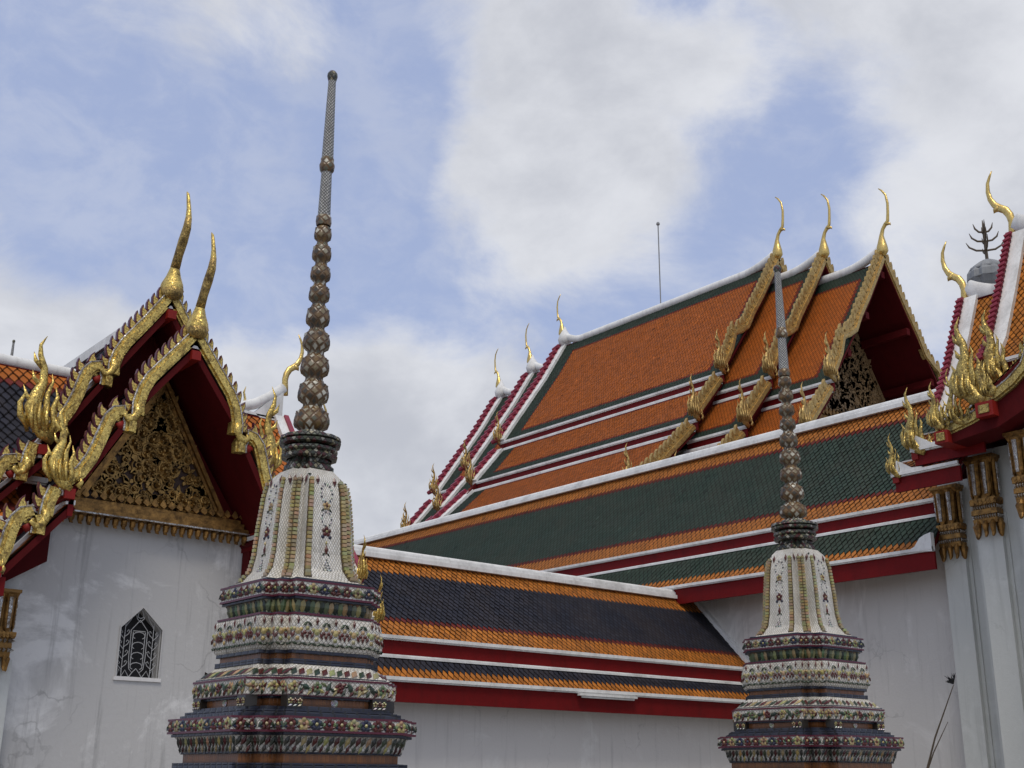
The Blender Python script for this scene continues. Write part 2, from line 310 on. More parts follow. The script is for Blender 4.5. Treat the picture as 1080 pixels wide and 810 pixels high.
def prof_pt(prof, s):
    for (a, b) in zip(prof[:-1], prof[1:]):
        d = math.hypot(b[0]-a[0], b[1]-a[1])
        if s <= d or b is prof[-1]:
            t = s/d; return a[0]+(b[0]-a[0])*t, a[1]+(b[1]-a[1])*t, (b[0]-a[0])/d, (b[1]-a[1])/d
        s -= d
def slope(parent, A, ud, Ln, n, prof, bord, cf, cb, tw=.15, th=.12, line=DRED, lw=.10, detail=True, eave='white', fascia=.35, flash=0, under='soffit', eh=.055, name='roof_slope'):
    """one tiled slope. A: start of its top line, ud: along it, n: outward, prof: [(offset, z)...], bord: border widths top, bottom, start, end"""
    A = V(A[0], A[1], 0); ud = Vector(ud); n = Vector(n); tot = sum(math.hypot(b[0]-a[0], b[1]-a[1]) for a, b in zip(prof[:-1], prof[1:]))
    def P(u, s, h=0):
        o, z, do, dz = prof_pt(prof, min(max(s, 0), tot)); return A+ud*u+n*(o-dz*h)+Z_*(z+do*h)
    m = MB(); rnd = random.Random(int(Ln*100)+int(prof[0][1]*10))
    steps = [0]
    for a, b in zip(prof[:-1], prof[1:]): steps.append(steps[-1]+math.hypot(b[0]-a[0], b[1]-a[1]))
    for a, b in zip(steps[:-1], steps[1:]):
        m.add([P(0, a), P(Ln, a), P(Ln, b), P(0, b)], [(0, 1, 2, 3)], (.03, .02, .015))
    def colr(u, s):
        dt = min(s-bord[0], tot-s-bord[1], u-bord[2], Ln-u-bord[3])
        if dt < -lw*.5: c = cb
        elif dt < lw*.5: c = line
        else: c = cf
        k = rnd.uniform(.74, 1.2) if tw < .16 else rnd.uniform(.84, 1.13)*(rnd.choice((.5, .6, 1.5)) if rnd.random() < (.03 if tw < .16 else .012 if tw > .165 else .004) else 1)
        return tuple(x*k for x in c)
    if not detail: tw, th = tw*3, th*3
    nr = max(1, int(round(tot/th))); th2 = tot/nr; nc = max(1, int(round(Ln/tw))); tw2 = Ln/nc
    lift = .16*th
    for j in range(nr):
        s0 = j*th2; off = .5 if j % 2 else 0
        for i in range(nc+(1 if off else 0)):
            u0 = (i-off)*tw2; a, b = max(u0, 0)+.006, min(u0+tw2, Ln)-.006; mid = (a+b)/2
            if b-a < .02: continue
            l1 = lift*rnd.uniform(.8, 1.3); e1, e2 = min(s0+th2*.98, tot), min(s0+th2*1.92, tot+.03)
            cc = colr(mid, s0+th2*.5); g_ = .085*tw if tw < .2 else .02
            # a darker outline, and the bright face of the tile a little proud of it
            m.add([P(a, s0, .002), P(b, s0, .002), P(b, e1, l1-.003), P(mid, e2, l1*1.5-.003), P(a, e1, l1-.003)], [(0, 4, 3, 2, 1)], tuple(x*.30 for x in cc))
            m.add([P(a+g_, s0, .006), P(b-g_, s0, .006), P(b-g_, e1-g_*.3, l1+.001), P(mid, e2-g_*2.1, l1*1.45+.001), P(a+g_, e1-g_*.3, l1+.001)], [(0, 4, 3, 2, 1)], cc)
    # keep the normals up
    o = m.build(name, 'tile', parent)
    me = o.data; q = me.polygons[min(1, len(me.polygons)-1)]
    if q.normal.z < 0: me.flip_normals()
    u_ = MB()
    for a, b in zip(steps[:-1], steps[1:]):
        p = [P(.012, a, -.10), P(Ln-.012, a, -.10), P(Ln-.012, b, -.10), P(.012, b, -.10)]; t = [P(.012, a, -.02), P(Ln-.012, a, -.02), P(Ln-.012, b, -.02), P(.012, b, -.02)]
        u_.add(p+t, [(0, 1, 2, 3), (4, 7, 6, 5), (0, 4, 5, 1), (2, 6, 7, 3), (0, 3, 7, 4), (1, 5, 6, 2)])
    u_.build('roof_boards', under, parent)
    E0 = A+n*prof[-1][0]+Z_*prof[-1][1]
    if eave:
        t = MB(); t.boxf(E0+n*.0-Z_*eh, ud*Ln, n*.06, Z_*(eh+.015)); t.boxf(E0-n*.045-Z_*(eh*1.55), ud*Ln, n*.075, Z_*eh*.5); t.build('eave_trim', eave, parent)
    if fascia:
        t = MB(); t.boxf(E0-n*.10-Z_*(eh*1.55+fascia), ud*Ln, n*.07, Z_*fascia); t.build('fascia', 'red', parent)
    if flash:
        E1 = A+n*prof[0][0]+Z_*prof[0][1]
        t = MB(); t.boxf(E1-n*.06-Z_*.02, ud*Ln, n*.12, Z_*flash*.75); t.boxf(E1-n*.06+Z_*(flash*.75-.02), ud*Ln, n*.07, Z_*flash*.45); t.build('flashing', 'white', parent)
    return P, tot
def verge(parent, A, ud, n, prof, wid=.25, hgt=.12, mat='white', name='verge', out=0, drop=.1):
    """raised strip following a slope's end. A: top point of that end"""
    A = V(A[0], A[1], 0); m = MB()
    for a, b in zip(prof[:-1], prof[1:]):
        d = math.hypot(b[0]-a[0], b[1]-a[1]); do, dz = (b[0]-a[0])/d, (b[1]-a[1])/d; nn = n*(-dz)+Z_*do
        p = A+n*a[0]+Z_*a[1]-nn*drop+ud*out; m.boxf(p, ud*wid, n*(b[0]-a[0])+Z_*(b[1]-a[1]), nn*(hgt+drop))
    return m.build(name, mat, parent)
def fin_poly(s): return [(-.5*s, 0), (.42*s, 0), (.58*s, .35*s), (.42*s, .8*s), (.60*s, 1.25*s), (.12*s, 1.0*s), (-.22*s, .62*s), (-.5*s, .28*s)]
_fin = {}
def fin_mesh(size, gold):
    k = (size, gold)
    if k not in _fin:
        m = MB(); m.prism(fin_poly(size), (0, 0, 0), X_, Z_, Y_, size*.5, mi=1)
        g = [(x*.72+.02*size, y*.80+.04*size) for x, y in fin_poly(size)]
        m.prism(g, V(0, -size*.10, 0), X_, Z_, Y_, size*.70, mi=0)
        me_o = m.build('fin', [gold, 'maroonfin']); me = me_o.data; bpy.data.objects.remove(me_o); _fin[k] = me
    return _fin[k]
def barge(parent, C, U, Nn, pts, wid=.16, th=.12, fin=.13, gold='gold', back='maroonfin', fins='objects', line=True, step=None, name='bargeboard', mirror=True):
    """golden bargeboard on a gable. C: point (x, y) on the gable's centre line, U: horizontal in the gable's plane, Nn: outward normal"""
    C = V(C[0], C[1], 0)
    for sgn in ((1, -1) if mirror else (1,)):
        Us = U*sgn; m = MB(); q = [C+Us*u+Z_*z for u, z in pts]
        def off(i):
            a = q[max(i-1, 0)]; b = q[min(i+1, len(q)-1)]; t = (b-a).normalized(); nn = Nn.cross(t)
            if nn.dot(Us) < 0 and abs(nn.dot(Us)) > .2: nn = -nn
            elif abs(nn.dot(Us)) <= .2 and nn.z < 0: nn = -nn
            return nn
        for i in range(len(q)-1):
            na, nb = off(i), off(i+1)
            a0, a1, b0, b1 = q[i]-na*wid*.5, q[i]+na*wid*.5, q[i+1]-nb*wid*.5, q[i+1]+nb*wid*.5
            f0 = [a0, a1, b1, b0]; bk = [p-Nn*th for p in f0]; fr = [p+Nn*0 for p in f0]
            fs = [(0, 1, 2, 3), (7, 6, 5, 4), (1, 5, 6, 2), (0, 3, 7, 4), (0, 4, 5, 1), (3, 2, 6, 7)]
            m.add(fr+bk, fs)
            # raised inner moulding
            c0, c1, d0, d1 = q[i]-na*wid*.30, q[i]+na*wid*.22, q[i+1]-nb*wid*.30, q[i+1]+nb*wid*.22
            h = Nn*th*.28; m.add([c0, c1, d1, d0, c0+h, c1+h, d1+h, d0+h], [(4, 5, 6, 7), (0, 4, 7, 3), (1, 2, 6, 5)])
        bo = m.build(name, gold, parent); me = bo.data
        if line:
            t = MB(); t.tube([q[i]+off(i)*wid*.56 for i in range(len(q))], wid*.09, 5); t.build('mirror_edge', 'silver', bo)
        # fins
        st = step or fin*1.15; acc, nxt = 0, st*.8; fb = MB(); ang0 = math.atan2(Us.y, Us.x)
        for i in range(len(q)-1):
            d = (q[i+1]-q[i]).length
            while nxt < acc+d:
                p = q[i].lerp(q[i+1], (nxt-acc)/d); nn = off(i).lerp(off(i+1), (nxt-acc)/d).normalized()
                # lean the fin's tip upwards
                dirv = (nn+Z_*.35).normalized(); side = Nn.cross(dirv)
                if side.z < 0: side = -side
                base = p+nn*wid*.5-Nn*th*.65
                if nn.dot(Us) > .05 or nn.z > .5:
                    if fins == 'objects':
                        o = bpy.data.objects.new('fin', fin_mesh(fin, gold)); COL.objects.link(o); o.parent = bo
                        yv = dirv.cross(side); mm = Matrix((side, yv, dirv)).transposed().to_4x4(); mm.translation = base-yv*fin*.2-Vector(parent['_o']); o.matrix_local = mm
                    else:
                        fb.prism(fin_poly(fin), base-Nn*fin*.15, side, dirv, Nn, fin*.42)
                nxt += st
            acc += d
        if fins == 'mesh' and fb.v: fb.build('fins', gold, bo)
def naga(parent, p, out, Nn, h, gold='gold', name='naga_finial', slim=1.0):
    """flame-like serpent head at the foot of a bargeboard; out: away from the gable's centre"""
    p = Vector(p); out = Vector(out); m = MB(); sq = (Nn, .62)
    def W(a): return p+out*a[0]*h+Z_*a[1]*h
    def horn(pts, k=1): m.tube([W(a) for a in pts], [a[2]*h*k*slim for a in pts], 8, sq)
    horn([(-.14, -.02, .07), (-.04, .04, .11), (.05, .16, .135), (.09, .28, .13), (.06, .42, .10), (.02, .54, .07), (.03, .68, .058), (.08, .80, .045), (.09, .90, .028), (.04, 1.0, .004)])
    horn([(-.10, .02, .05), (-.13, .16, .055), (-.10, .30, .05), (-.13, .42, .03), (-.10, .52, .004)])
    horn([(-.02, .10, .05), (-.04, .28, .055), (-.03, .42, .045), (-.07, .56, .02), (-.05, .64, .004)])
    horn([(.10, .08, .05), (.19, .18, .055), (.21, .30, .04), (.17, .40, .02), (.20, .48, .004)])
    for a in [(.15, .36), (.10, .54), (.11, .72)]:
        horn([(a[0]-.06, a[1]-.04, .045), (a[0]+.01, a[1]+.02, .036), (a[0]+.035, a[1]+.10, .003)])
    for a in [(-.22, .02, .06), (-.2, .10, .045)]:
        horn([(a[0], a[1], a[2]), (a[0]-.04, a[1]+.07, a[2]*.7), (a[0]-.02, a[1]+.15, .003)])
    for k in (-1, 1):   # low relief ridges on both faces
        for x in (-.02, .05, .12):
            m.tube([W((x-.03, .06))+Nn*k*.075*h, W((x, .18))+Nn*k*.085*h, W((x-.01, .32))+Nn*k*.06*h], [.018*h, .022*h, .008*h], 6)
    return m.build(name, gold, parent, True)
def chofa(parent, p, fwd, h, shape, gold='gold', name='roof_finial'):
    p = Vector(p); m = MB(); side = fwd.cross(Z_)
    m.tube([p+fwd*a*h+Z_*b*h for a, b, r in shape], [r*h for a, b, r in shape], 10, (side, .75))
    if shape is CH_BEAK or shape is CH_THIN:
        b = [s for s in shape if len(s) == 3][BEAK[id(shape)]]
        q = p+fwd*b[0]*h+Z_*b[1]*h; m.tube([q, q+fwd*.07*h-Z_*.015*h, q+fwd*.085*h-Z_*.05*h], [b[2]*h*.9, b[2]*h*.6, .002], 6)
    o = m.build(name, gold, parent, True)
    if shape is CH_BULB:
        d = MB(); q = shape[5:10]; d.tube([p+fwd*a*h+Z_*b*h for a, b, r_ in q], [r_*h*1.04 for a, b, r_ in q], 10, (side, .75)); d.build('dark_neck', 'goldneck', o, True)
        d = MB(); q = shape[0:3]; d.tube([p+fwd*a*h+Z_*b*h for a, b, r_ in q], [r_*h*1.03 for a, b, r_ in q], 10, (side, .75)); d.build('dark_foot', 'goldneck', o, True)
    return o
CH_BULB = [(0, -.06, .07), (0, -.02, .12), (.0, .04, .142), (.01, .11, .125), (.025, .18, .085), (.04, .26, .055), (.09, .37, .050), (.16, .49, .054), (.22, .60, .047), (.235, .70, .036), (.22, .80, .026), (.19, .90, .022), (.17, .96, .018), (.14, 1.0, .006)]
CH_THIN = [(0, -.04, .05), (0, .02, .09), (0, .10, .082), (.005, .18, .058), (.01, .27, .034), (.04, .36, .028), (.09, .42, .031), (.13, .46, .025), (.145, .58, .022), (.155, .72, .020), (.135, .86, .016), (.08, .95, .013), (.03, 1.0, .006)]
CH_BEAK = [(0, -.08, .050), (-.01, .06, .052), (-.02, .18, .050), (.0, .28, .052), (.05, .37, .054), (.13, .43, .054), (.19, .50, .044), (.24, .60, .036), (.26, .72, .030), (.25, .84, .024), (.21, .93, .018), (.17, 1.0, .007)]
BEAK = {id(CH_THIN): 6, id(CH_BEAK): 5}

# ------------------------------------------------------------------ the ground
g = MB(); g.add([V(-1500, -1500, 0), V(1500, -1500, 0), V(1500, 1500, 0), V(-1500, 1500, 0)], [(0, 1, 2, 3)])
o = g.build('ground', 'pave'); o['kind'] = 'structure'
g = MB()
for i in range(-12, 40):
    for j in range(-12, 40):
        k = random.uniform(.85, 1.1); g.box(i*.9+.01, i*.9+.89, j*.9+.01, j*.9+.89, .002, .012, (.27*k, .26*k, .245*k))
o = g.build('courtyard_pavement', 'chip'); o['kind'] = 'structure'

def spiral(m, c, U, Nn, r, ang, hand, th, turns=1.6):
    pts, rad = [], []
    for i in range(15):
        t = i/14; a = ang+hand*t*turns*2*math.pi; rr = r*(1-t*.82)
        pts.append(c+U*(math.cos(a)*rr)+Z_*(math.sin(a)*rr)+Nn*(.012+.05*t)); rad.append(th*(1-.35*t))
    m.tube(pts, rad, 6)
    m.tube([pts[-1]-Nn*.02, pts[-1]+Nn*th*1.5], [th*1.7, th*.6], 7)
def leaf(m, c, U, Nn, dx, dz, w, th=.03):
    d = (U*dx+Z_*dz); l = d.length; d = d/l; s = Nn.cross(d)
    m.prism([(-.15*w, 0), (.5*w, l*.35), (.28*w, l*.7), (.05*w, l), (-.3*w, l*.68), (-.5*w, l*.3)], c, s, d, Nn, th)
def pediment(parent, C, U, Nn, hw, z0, z1, n, seed=3, mat='carved', ground='carveddark'):
    """gilded scrollwork on a dark ground inside a moulded frame. C: centre point on the wall"""
    C = V(C[0], C[1], 0); rnd = random.Random(seed)
    b = MB(); b.prism([(-hw, z0), (hw, z0), (0, z1)], C-Nn*.02, U, Z_, Nn, .04); pb = b.build('pediment', ground, parent)
    m = MB(); H = z1-z0
    for k in range(n):
        for t in range(40):
            z = z0+H*(rnd.random()**1.35)*.86+.03*H; lim = hw*(1-(z-z0)/H)*.86; u = rnd.random()*lim
            break
        r = hw*(rnd.uniform(.07, .14) if hw < 3 else rnd.uniform(.04, .08))
        for sg in (1, -1):
            if u > r*.4 or sg == 1: spiral(m, C+U*u*sg+Z_*z+Nn*.02, U, Nn, r, rnd.uniform(0, 6) if sg == 1 else 1.5, sg*rnd.choice((1, 1, -1)), r*.20)
            for q in range(3):
                a = rnd.uniform(0, 6.28); leaf(m, C+U*(u*sg+math.cos(a)*r)+Z_*(z+math.sin(a)*r)+Nn*.03, U, Nn, math.cos(a+.8)*r*1.1, math.sin(a+.8)*r*1.1+.02, r*.7, .03*hw)
    m.build('scrollwork', 'carvedhi' if mat == 'carved' else mat, pb)
    fr = MB(); d = V(0, 0, 0)
    for sg in (1, -1):
        for w0, w1, t in ((0, .04, .10), (.045, .075, .06)):
            a = math.hypot(hw, H); k0, k1 = w0*hw*1.3, w1*hw*1.3
            fr.prism([(sg*(hw+.05-k0*a/H*1.0), z0), (0, z1+.05*H/hw-k0*a/hw), (0, z1+.05*H/hw-k1*a/hw), (sg*(hw+.05-k1*a/H), z0)], C+Nn*.02, U, Z_, Nn, t)
    fr.build('pediment_frame', mat, pb)
    return pb
def capital(parent, o, U, W, Nn, width, height, depth, name='pilaster_capital'):
    """lotus capital hung with drops. o: top centre on the wall face"""
    o = Vector(o); m = MB(); sl = MB()
    faces = [(o+Nn*depth, U, Nn, width), (o-U*width/2+Nn*depth/2, -Nn if False else Nn, -U, depth), (o+U*width/2+Nn*depth/2, Nn, U, depth)]
    # core
    for z0, z1, k0, k1 in ((0, -.04, 1.30, 1.30), (-.04, -.10, 1.22, 1.05), (-.10, -.52, .92, .80), (-.52, -.60, 1.06, 1.10), (-.60, -.66, .94, .94), (-.66, -.72, 1.06, 1.08), (-.72, -.77, .92, .92), (-.77, -.83, 1.02, .98)):
        def q(k, z): return [o+U*s*width/2*k+Nn*(depth*(k if t else 0))+Z_*z*height for s, t in ((-1, 0), (1, 0), (1, 1), (-1, 1))]
        a, b = q(k0, z0), q(k1, z1); m.add(a+b, [(0, 1, 2, 3), (7, 6, 5, 4)]+[((i+1) % 4, i, 4+i, 4+(i+1) % 4) for i in range(4)])
    for fi, (c, D, out, wd) in enumerate(faces):
        nf = max(1, int(round(wd/width*2.2))) if fi == 0 else 1
        for i in range(nf):
            x = (i-(nf-1)/2)*wd*.92/nf; r = wd*.5/nf*.86
            if out.dot(Nn) > .5: yo = 0
            b0 = c+D*x-out*depth*.0
            m.tube([b0+out*.10*r-Z_*height*a+out*.25*wd*e for a, e in ((.06, .12), (.12, .0), (.30, -.03), (.46, -.05), (.52, -.02))], [r*1.0, r*.95, r*.85, r*.8, r*.3], 8, (out, .5))
            sl.tube([b0+out*(.62*r)-Z_*height*a+out*.25*wd*e for a, e in ((.10, .04), (.2, .0), (.34, -.03), (.48, -.05))], [r*.45, r*.42, r*.36, r*.30], 6, (out, .5))
        for zz in (-.63, -.745):
            nb_ = max(4, int(wd/.055))
            for i in range(nb_):
                x = (i-(nb_-1)/2)*wd/nb_; sl.tube([c+D*x+Z_*height*(zz+.022), c+D*x+out*.03+Z_*height*zz, c+D*x+Z_*height*(zz-.022)], [.008, .022, .008], 5)
        nd_ = max(1, int(round(wd/width*3)))
        for i in range(nd_):
            x = (i-(nd_-1)/2)*wd*.9/nd_; r = wd*.5/nd_*.8; b0 = c+D*x-out*.02
            m.tube([b0-Z_*height*a+out*e*wd for a, e in ((.80, .0), (.85, .06), (.90, .05), (.95, .03), (.985, .09), (1.0, .14))], [r*.6, r*.95, r*.75, r*.62, r*.4, r*.08], 8)
        for i in range(6):   # leaf fringe
            x = (i-2.5)*wd/6; leaf(m, c+D*x-Z_*height*.60+out*.01, D, out, 0, height*.075, wd/5, .03)
            leaf(m, c+D*x-Z_*height*.52+out*.02, D, out, 0, -height*.06, wd/5, .03)
    o1 = m.build(name, 'carved', parent); sl.build('mirror_inlay', 'silver', o1)
    return o1

# ------------------------------------------------------------------ the small gabled pavilion on the left
CX = 6.62
pv = root('gabled_pavilion', (CX, 16, 0), 'small white pavilion with two gold stepped gables and a barred pointed window', 'pavilion')
# front wall with a five-sided window opening
w0, w1, zb, zs, zt, xm = 6.37, 6.95, 2.84, 3.48, 3.76, 6.65
wl, wr, top, bot = 4.95, 8.32, 4.95, 0
b = MB(); p = lambda x, z, y=16.0: V(x, y, z)
b.add([p(wl, bot), p(w0, bot), p(w0, top), p(wl, top), p(w1, bot), p(wr, bot), p(wr, top), p(w1, top), p(w0, zb), p(w1, zb), p(w0, zs), p(w1, zs), p(xm, zt), p(xm, top)],
      [(0, 1, 8, 10, 2, 3), (4, 5, 6, 7, 11, 9), (1, 4, 9, 8), (10, 12, 13, 2), (12, 11, 7, 13)])
pent = [(w0, zb), (w1, zb), (w1, zs), (xm, zt), (w0, zs)]
for i in range(5):
    a, c = pent[i], pent[(i+1) % 5]; b.add([p(*a), p(*c), p(*c, 16.22), p(*a, 16.22)], [(0, 3, 2, 1)])
b.add([V(wl, 16, 0), V(wl, 25, 0), V(wl, 25, 5), V(wl, 16, 5), V(wr, 16, 0), V(wr, 25, 0), V(wr, 25, 5), V(wr, 16, 5)], [(0, 3, 2, 1), (4, 5, 6, 7), (1, 2, 6, 5)])
b.box(3.7, 4.95, 16.95, 19.5, 0, 5.2); b.box(8.32, 9.55, 16.95, 19.5, 0, 5.2); b.box(9.55, 10.1, 17.1, 19.3, 0, 4.4)
b.build('wall', 'wall', pv)
b = MB(); b.prism([(-1.45, 4.96), (1.45, 4.96), (0, 7.0)], (CX, 16.02, 0), X_, Z_, Y_, .1); b.build('gable_board', 'soffit', pv)
wn = MB(); wn.prism(pent, (0, 16.21, 0), X_, Z_, Y_, .02); win = wn.build('window', 'dark', pv)
fr = MB(); cx_, cz_ = xm, 3.25
def ofs(k): return [(cx_+(x-cx_)*(1+k), cz_+(z-cz_)*(1+k)) for x, z in pent]
for i in range(5):
    a, c, d, e = ofs(0)[i], ofs(0)[(i+1) % 5], ofs(.07)[(i+1) % 5], ofs(.07)[i]
    fr.prism([a, c, d, e], (0, 15.985, 0), X_, Z_, Y_, .03)
fr.build('window_frame', 'wall', win)
si = MB(); si.box(6.33, 6.99, 15.975, 16.02, 2.79, 2.835); si.build('sill', 'wall3', win)
gr = MB(); r_ = .0055; yg = 16.05
def gt(pts, r=r_): gr.tube([V(x, yg, z) for x, z in pts], r, 5)
gt(pent+[pent[0]], .008)
for s in (-1, 1):
    gt([(xm+s*.10, 2.95), (xm+s*.115, 3.1), (xm+s*.115, 3.46), (xm, 3.60)]); gt([(xm+s*.085, 3.0), (xm+s*.085, 3.44)]); gt([(xm+s*.20, zb), (xm+s*.20, 3.60)])
    gt([(xm+s*.10, 2.95), (xm+s*.05, 2.90), (xm, 2.955)]); gt([(xm+s*.06, 3.72-.06), (xm+s*.05, 3.62), (xm, 3.57)]); gt([(xm+s*.2, 3.5), (xm+s*.13, 3.6), (xm+s*.09, 3.69)])
    for k in range(5):
        z = 2.98+k*.135
        if k < 4:
            gt([(xm+s*(.085*math.sin(a)), z+.055*math.cos(a)+.01*(abs(a) > 2)) for a in (0.0, .7, 1.3, 1.9, 2.5)]); gt([(xm+s*.20, z-.02), (xm+s*.15, z+.02), (xm+s*.13, z+.06), (xm+s*.155, z+.075), (xm+s*.17, z+.05)])
        if k < 4: gt([(xm+s*.20, z-.05), (xm+s*.25, z), (xm+s*.272, z+.04), (xm+s*.25, z+.065), (xm+s*.232, z+.04), (xm+s*.245, z+.025)])
    gt([(xm, 2.955), (xm+s*.05, 2.90), (xm+s*.09, zb)]); gt([(xm+s*.09, zb), (xm+s*.15, 2.93), (xm+s*.2, zb)]); gt([(xm+s*.2, 2.9), (xm+s*.235, 2.94), (xm+s*.26, zb)])
    gt([(xm, 3.74), (xm+s*.035, 3.69), (xm+s*.04, 3.64), (xm, 3.62)])
gt([(xm-.085, 3.45), (xm+.085, 3.45)])
gr.build('grille', 'iron', win)
# corner pilasters
for s in (-1, 1):
    b = MB(); xa = CX+s*1.86; b.box(xa-.20, xa+.20, 15.84, 16.0, 0, 2.95); b.box(xa-.17, xa+.17, 15.87, 15.999, 2.95, 4.2); b.build('pilaster', 'pier', pv)
    capital(pv, (CX+s*1.88, 15.84, 3.80), X_, Z_, -Y_, .28, 1.0, .12)
# gable roofs
G1T1 = [(0, 7.30), (.72, 6.36), (1.52, 4.98)]; G1T2 = [(1.46, 4.84), (2.22, 3.92)]
G2T1 = [(0, 8.20), (.74, 7.10), (1.60, 5.78)]; G2T2 = [(1.56, 5.62), (2.28, 4.80)]
for s in (-1, 1):
    n = X_*s
    for prof, y0, y1 in ((G1T1, 15.02, 16.6), (G1T2, 15.02, 17.2), (G2T1, 16.02, 20.4), (G2T2, 16.02, 20.4)):
        slope(pv, (CX, y0), Y_, y1-y0, n, prof, (.0, .3, .45, .0), NAV, ORG, .15, .12, fascia=.22, flash=.05, detail=True)
        verge(pv, (CX, y0), Y_, n, prof, .12, .06, 'white', drop=-.01, out=.13)
for z, ya, yb in ((7.32, 15.02, 16.3), (8.22, 16.02, 20.4)):
    b = MB(); b.box(CX-.10, CX+.10, ya, yb, z-.08, z+.08); b.build('ridge_cap', 'white', pv)
def arch(u, z, end):   # a scroll that springs from below, rounds over and runs down to the next foot
    return [(u, z-.20), (u-.005, z-.08), (u+.035, z+.01), (u+.11, z+.055), (u+.20, z+.03), (u+.275, z-.06), (u+.32, z-.20)]+end
PIECES = [([(0, 7.44), (.30, 7.05), (.58, 6.69), (.67, 6.50), (.715, 6.30), (.71, 6.14)], 15.02), (arch(.80, 6.09, [(1.18, 5.68), (1.26, 5.45), (1.38, 5.24), (1.56, 5.10)]), 15.02),
          ([(1.66, 5.00), (1.72, 4.82), (1.735, 4.64)], 15.02), (arch(1.81, 4.60, [(2.16, 4.20), (2.22, 4.02), (2.34, 3.90)]), 15.02),
          ([(0, 8.34), (.31, 7.87), (.60, 7.46), (.69, 7.28), (.735, 7.10), (.73, 6.95)], 16.02), (arch(.82, 6.97, [(1.19, 6.56), (1.27, 6.34), (1.38, 6.14), (1.58, 5.92)]), 16.02),
          ([(1.68, 5.78), (1.73, 5.62), (1.74, 5.48)], 16.02), (arch(1.80, 5.46, [(2.15, 5.10), (2.20, 4.98), (2.30, 4.86)]), 16.02)]
for pts, y0 in PIECES:
    barge(pv, (CX, y0), X_, -Y_, pts, .155, .12, .125, 'gold', fins='objects', step=.135)
# inner tail curls of the bargeboards
for s in (-1, 1):
    for (u, z, y0) in ((.74, 6.24, 15.02), (.76, 7.12, 16.02), (1.76, 4.68, 15.02), (1.76, 5.54, 16.02)):
        c = V(CX+s*u, y0-.02, z); m_ = MB()
        m_.tube([c+V(s*a, 0, b_) for a, b_ in ((0, .04), (-.02, -.06), (.03, -.16), (.10, -.19), (.16, -.14), (.13, -.09))], [.055, .06, .055, .045, .035, .01], 7, (Y_, .6)); m_.build('scroll_tail', 'gold', pv, True)
    for (u, z, y0) in ((1.05, 6.0, 15.02), (1.07, 6.88, 16.02), (2.06, 4.51, 15.02), (2.05, 5.37, 16.02)):
        c = V(CX+s*(u-.1), y0+.03, z); m_ = MB(); m_.tube([c+V(0, 0, 0), c+V(-s*.05, 0, -.08)], [.07, .05], 8, (Y_, .6)); m_.build('scroll_boss', 'redlac', pv, True)
for s in (-1, 1):
    o_ = X_*s
    naga(pv, (CX+s*1.64, 14.98, 5.02), o_, -Y_, 1.05, slim=.66); naga(pv, (CX+s*1.66, 15.98, 5.86), o_, -Y_, 1.42, slim=.6); naga(pv, (CX+s*2.38, 14.98, 3.86), o_, -Y_, .8, slim=.8); naga(pv, (CX+s*2.36, 15.98, 4.8), o_, -Y_, .8, slim=.8)
chofa(pv, (CX, 15.05, 7.46), -Y_, 1.48, CH_BULB); chofa(pv, (CX, 16.08, 8.36), -Y_, 1.62, CH_BULB)
# purlin ends, soffit and brackets
b = MB()
for s in (-1, 1):
    for (u, z, y0) in ((1.5, 4.96, 14.96), (2.26, 3.90, 14.96), (1.58, 5.72, 15.96), (0, 7.14, 14.96), (0, 8.04, 15.94)):
        if u == 0 and s > 0: continue
        b = MB(); b.box(CX+s*u-.065, CX+s*u+.065, y0, y0+1.3, z-.08, z+.05); b.build('purlin', 'redlac', pv)
b = MB()
for s in (-1, 1):
    b.prism([(s*1.42, 4.90), (s*2.2, 3.86), (s*2.2, 3.7), (s*1.42, 4.2)], (CX, 15.75, 0), X_, Z_, Y_, .2); b.prism([(s*1.5, 5.0), (s*1.5, 5.7), (s*2.2, 4.8), (s*2.2, 4.5), (s*1.7, 4.7)], (CX, 16.5, 0), X_, Z_, Y_, .2)
b.prism([(-1.5, 5.0), (1.5, 5.0), (1.55, 5.75), (0, 8.1), (-1.55, 5.75)], (CX, 16.75, 0), X_, Z_, Y_, .1)
b.build('gable_board', 'soffit', pv)
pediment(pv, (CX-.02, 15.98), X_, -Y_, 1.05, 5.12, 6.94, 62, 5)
# cornice with lotus-petal drops
b = MB(); b.box(CX-1.30, CX+1.42, 15.80, 16.0, 4.90, 4.98); b.box(CX-1.26, CX+1.36, 15.84, 16.0, 4.98, 5.06); b.box(CX-1.22, CX+1.32, 15.88, 16.0, 5.06, 5.12)
for i in range(22):
    x = CX-1.24+i*.122; leaf(b, V(x, 15.86, 5.12), X_, -Y_, 0, .12, .10, .03)
for i in range(23):
    x = CX-1.27+i*.12; b.tube([V(x, 15.86, 4.90), V(x, 15.83, 4.86), V(x, 15.84, 4.81), V(x+.01, 15.86, 4.775), V(x+.03, 15.84, 4.76)], [.03, .045, .04, .025, .006], 7)
cn = b.build('cornice', 'carved', pv); b = MB(); b.box(CX-1.31, CX+1.43, 15.785, 15.805, 4.905, 4.925); b.build('mirror_edge', 'silver', cn)
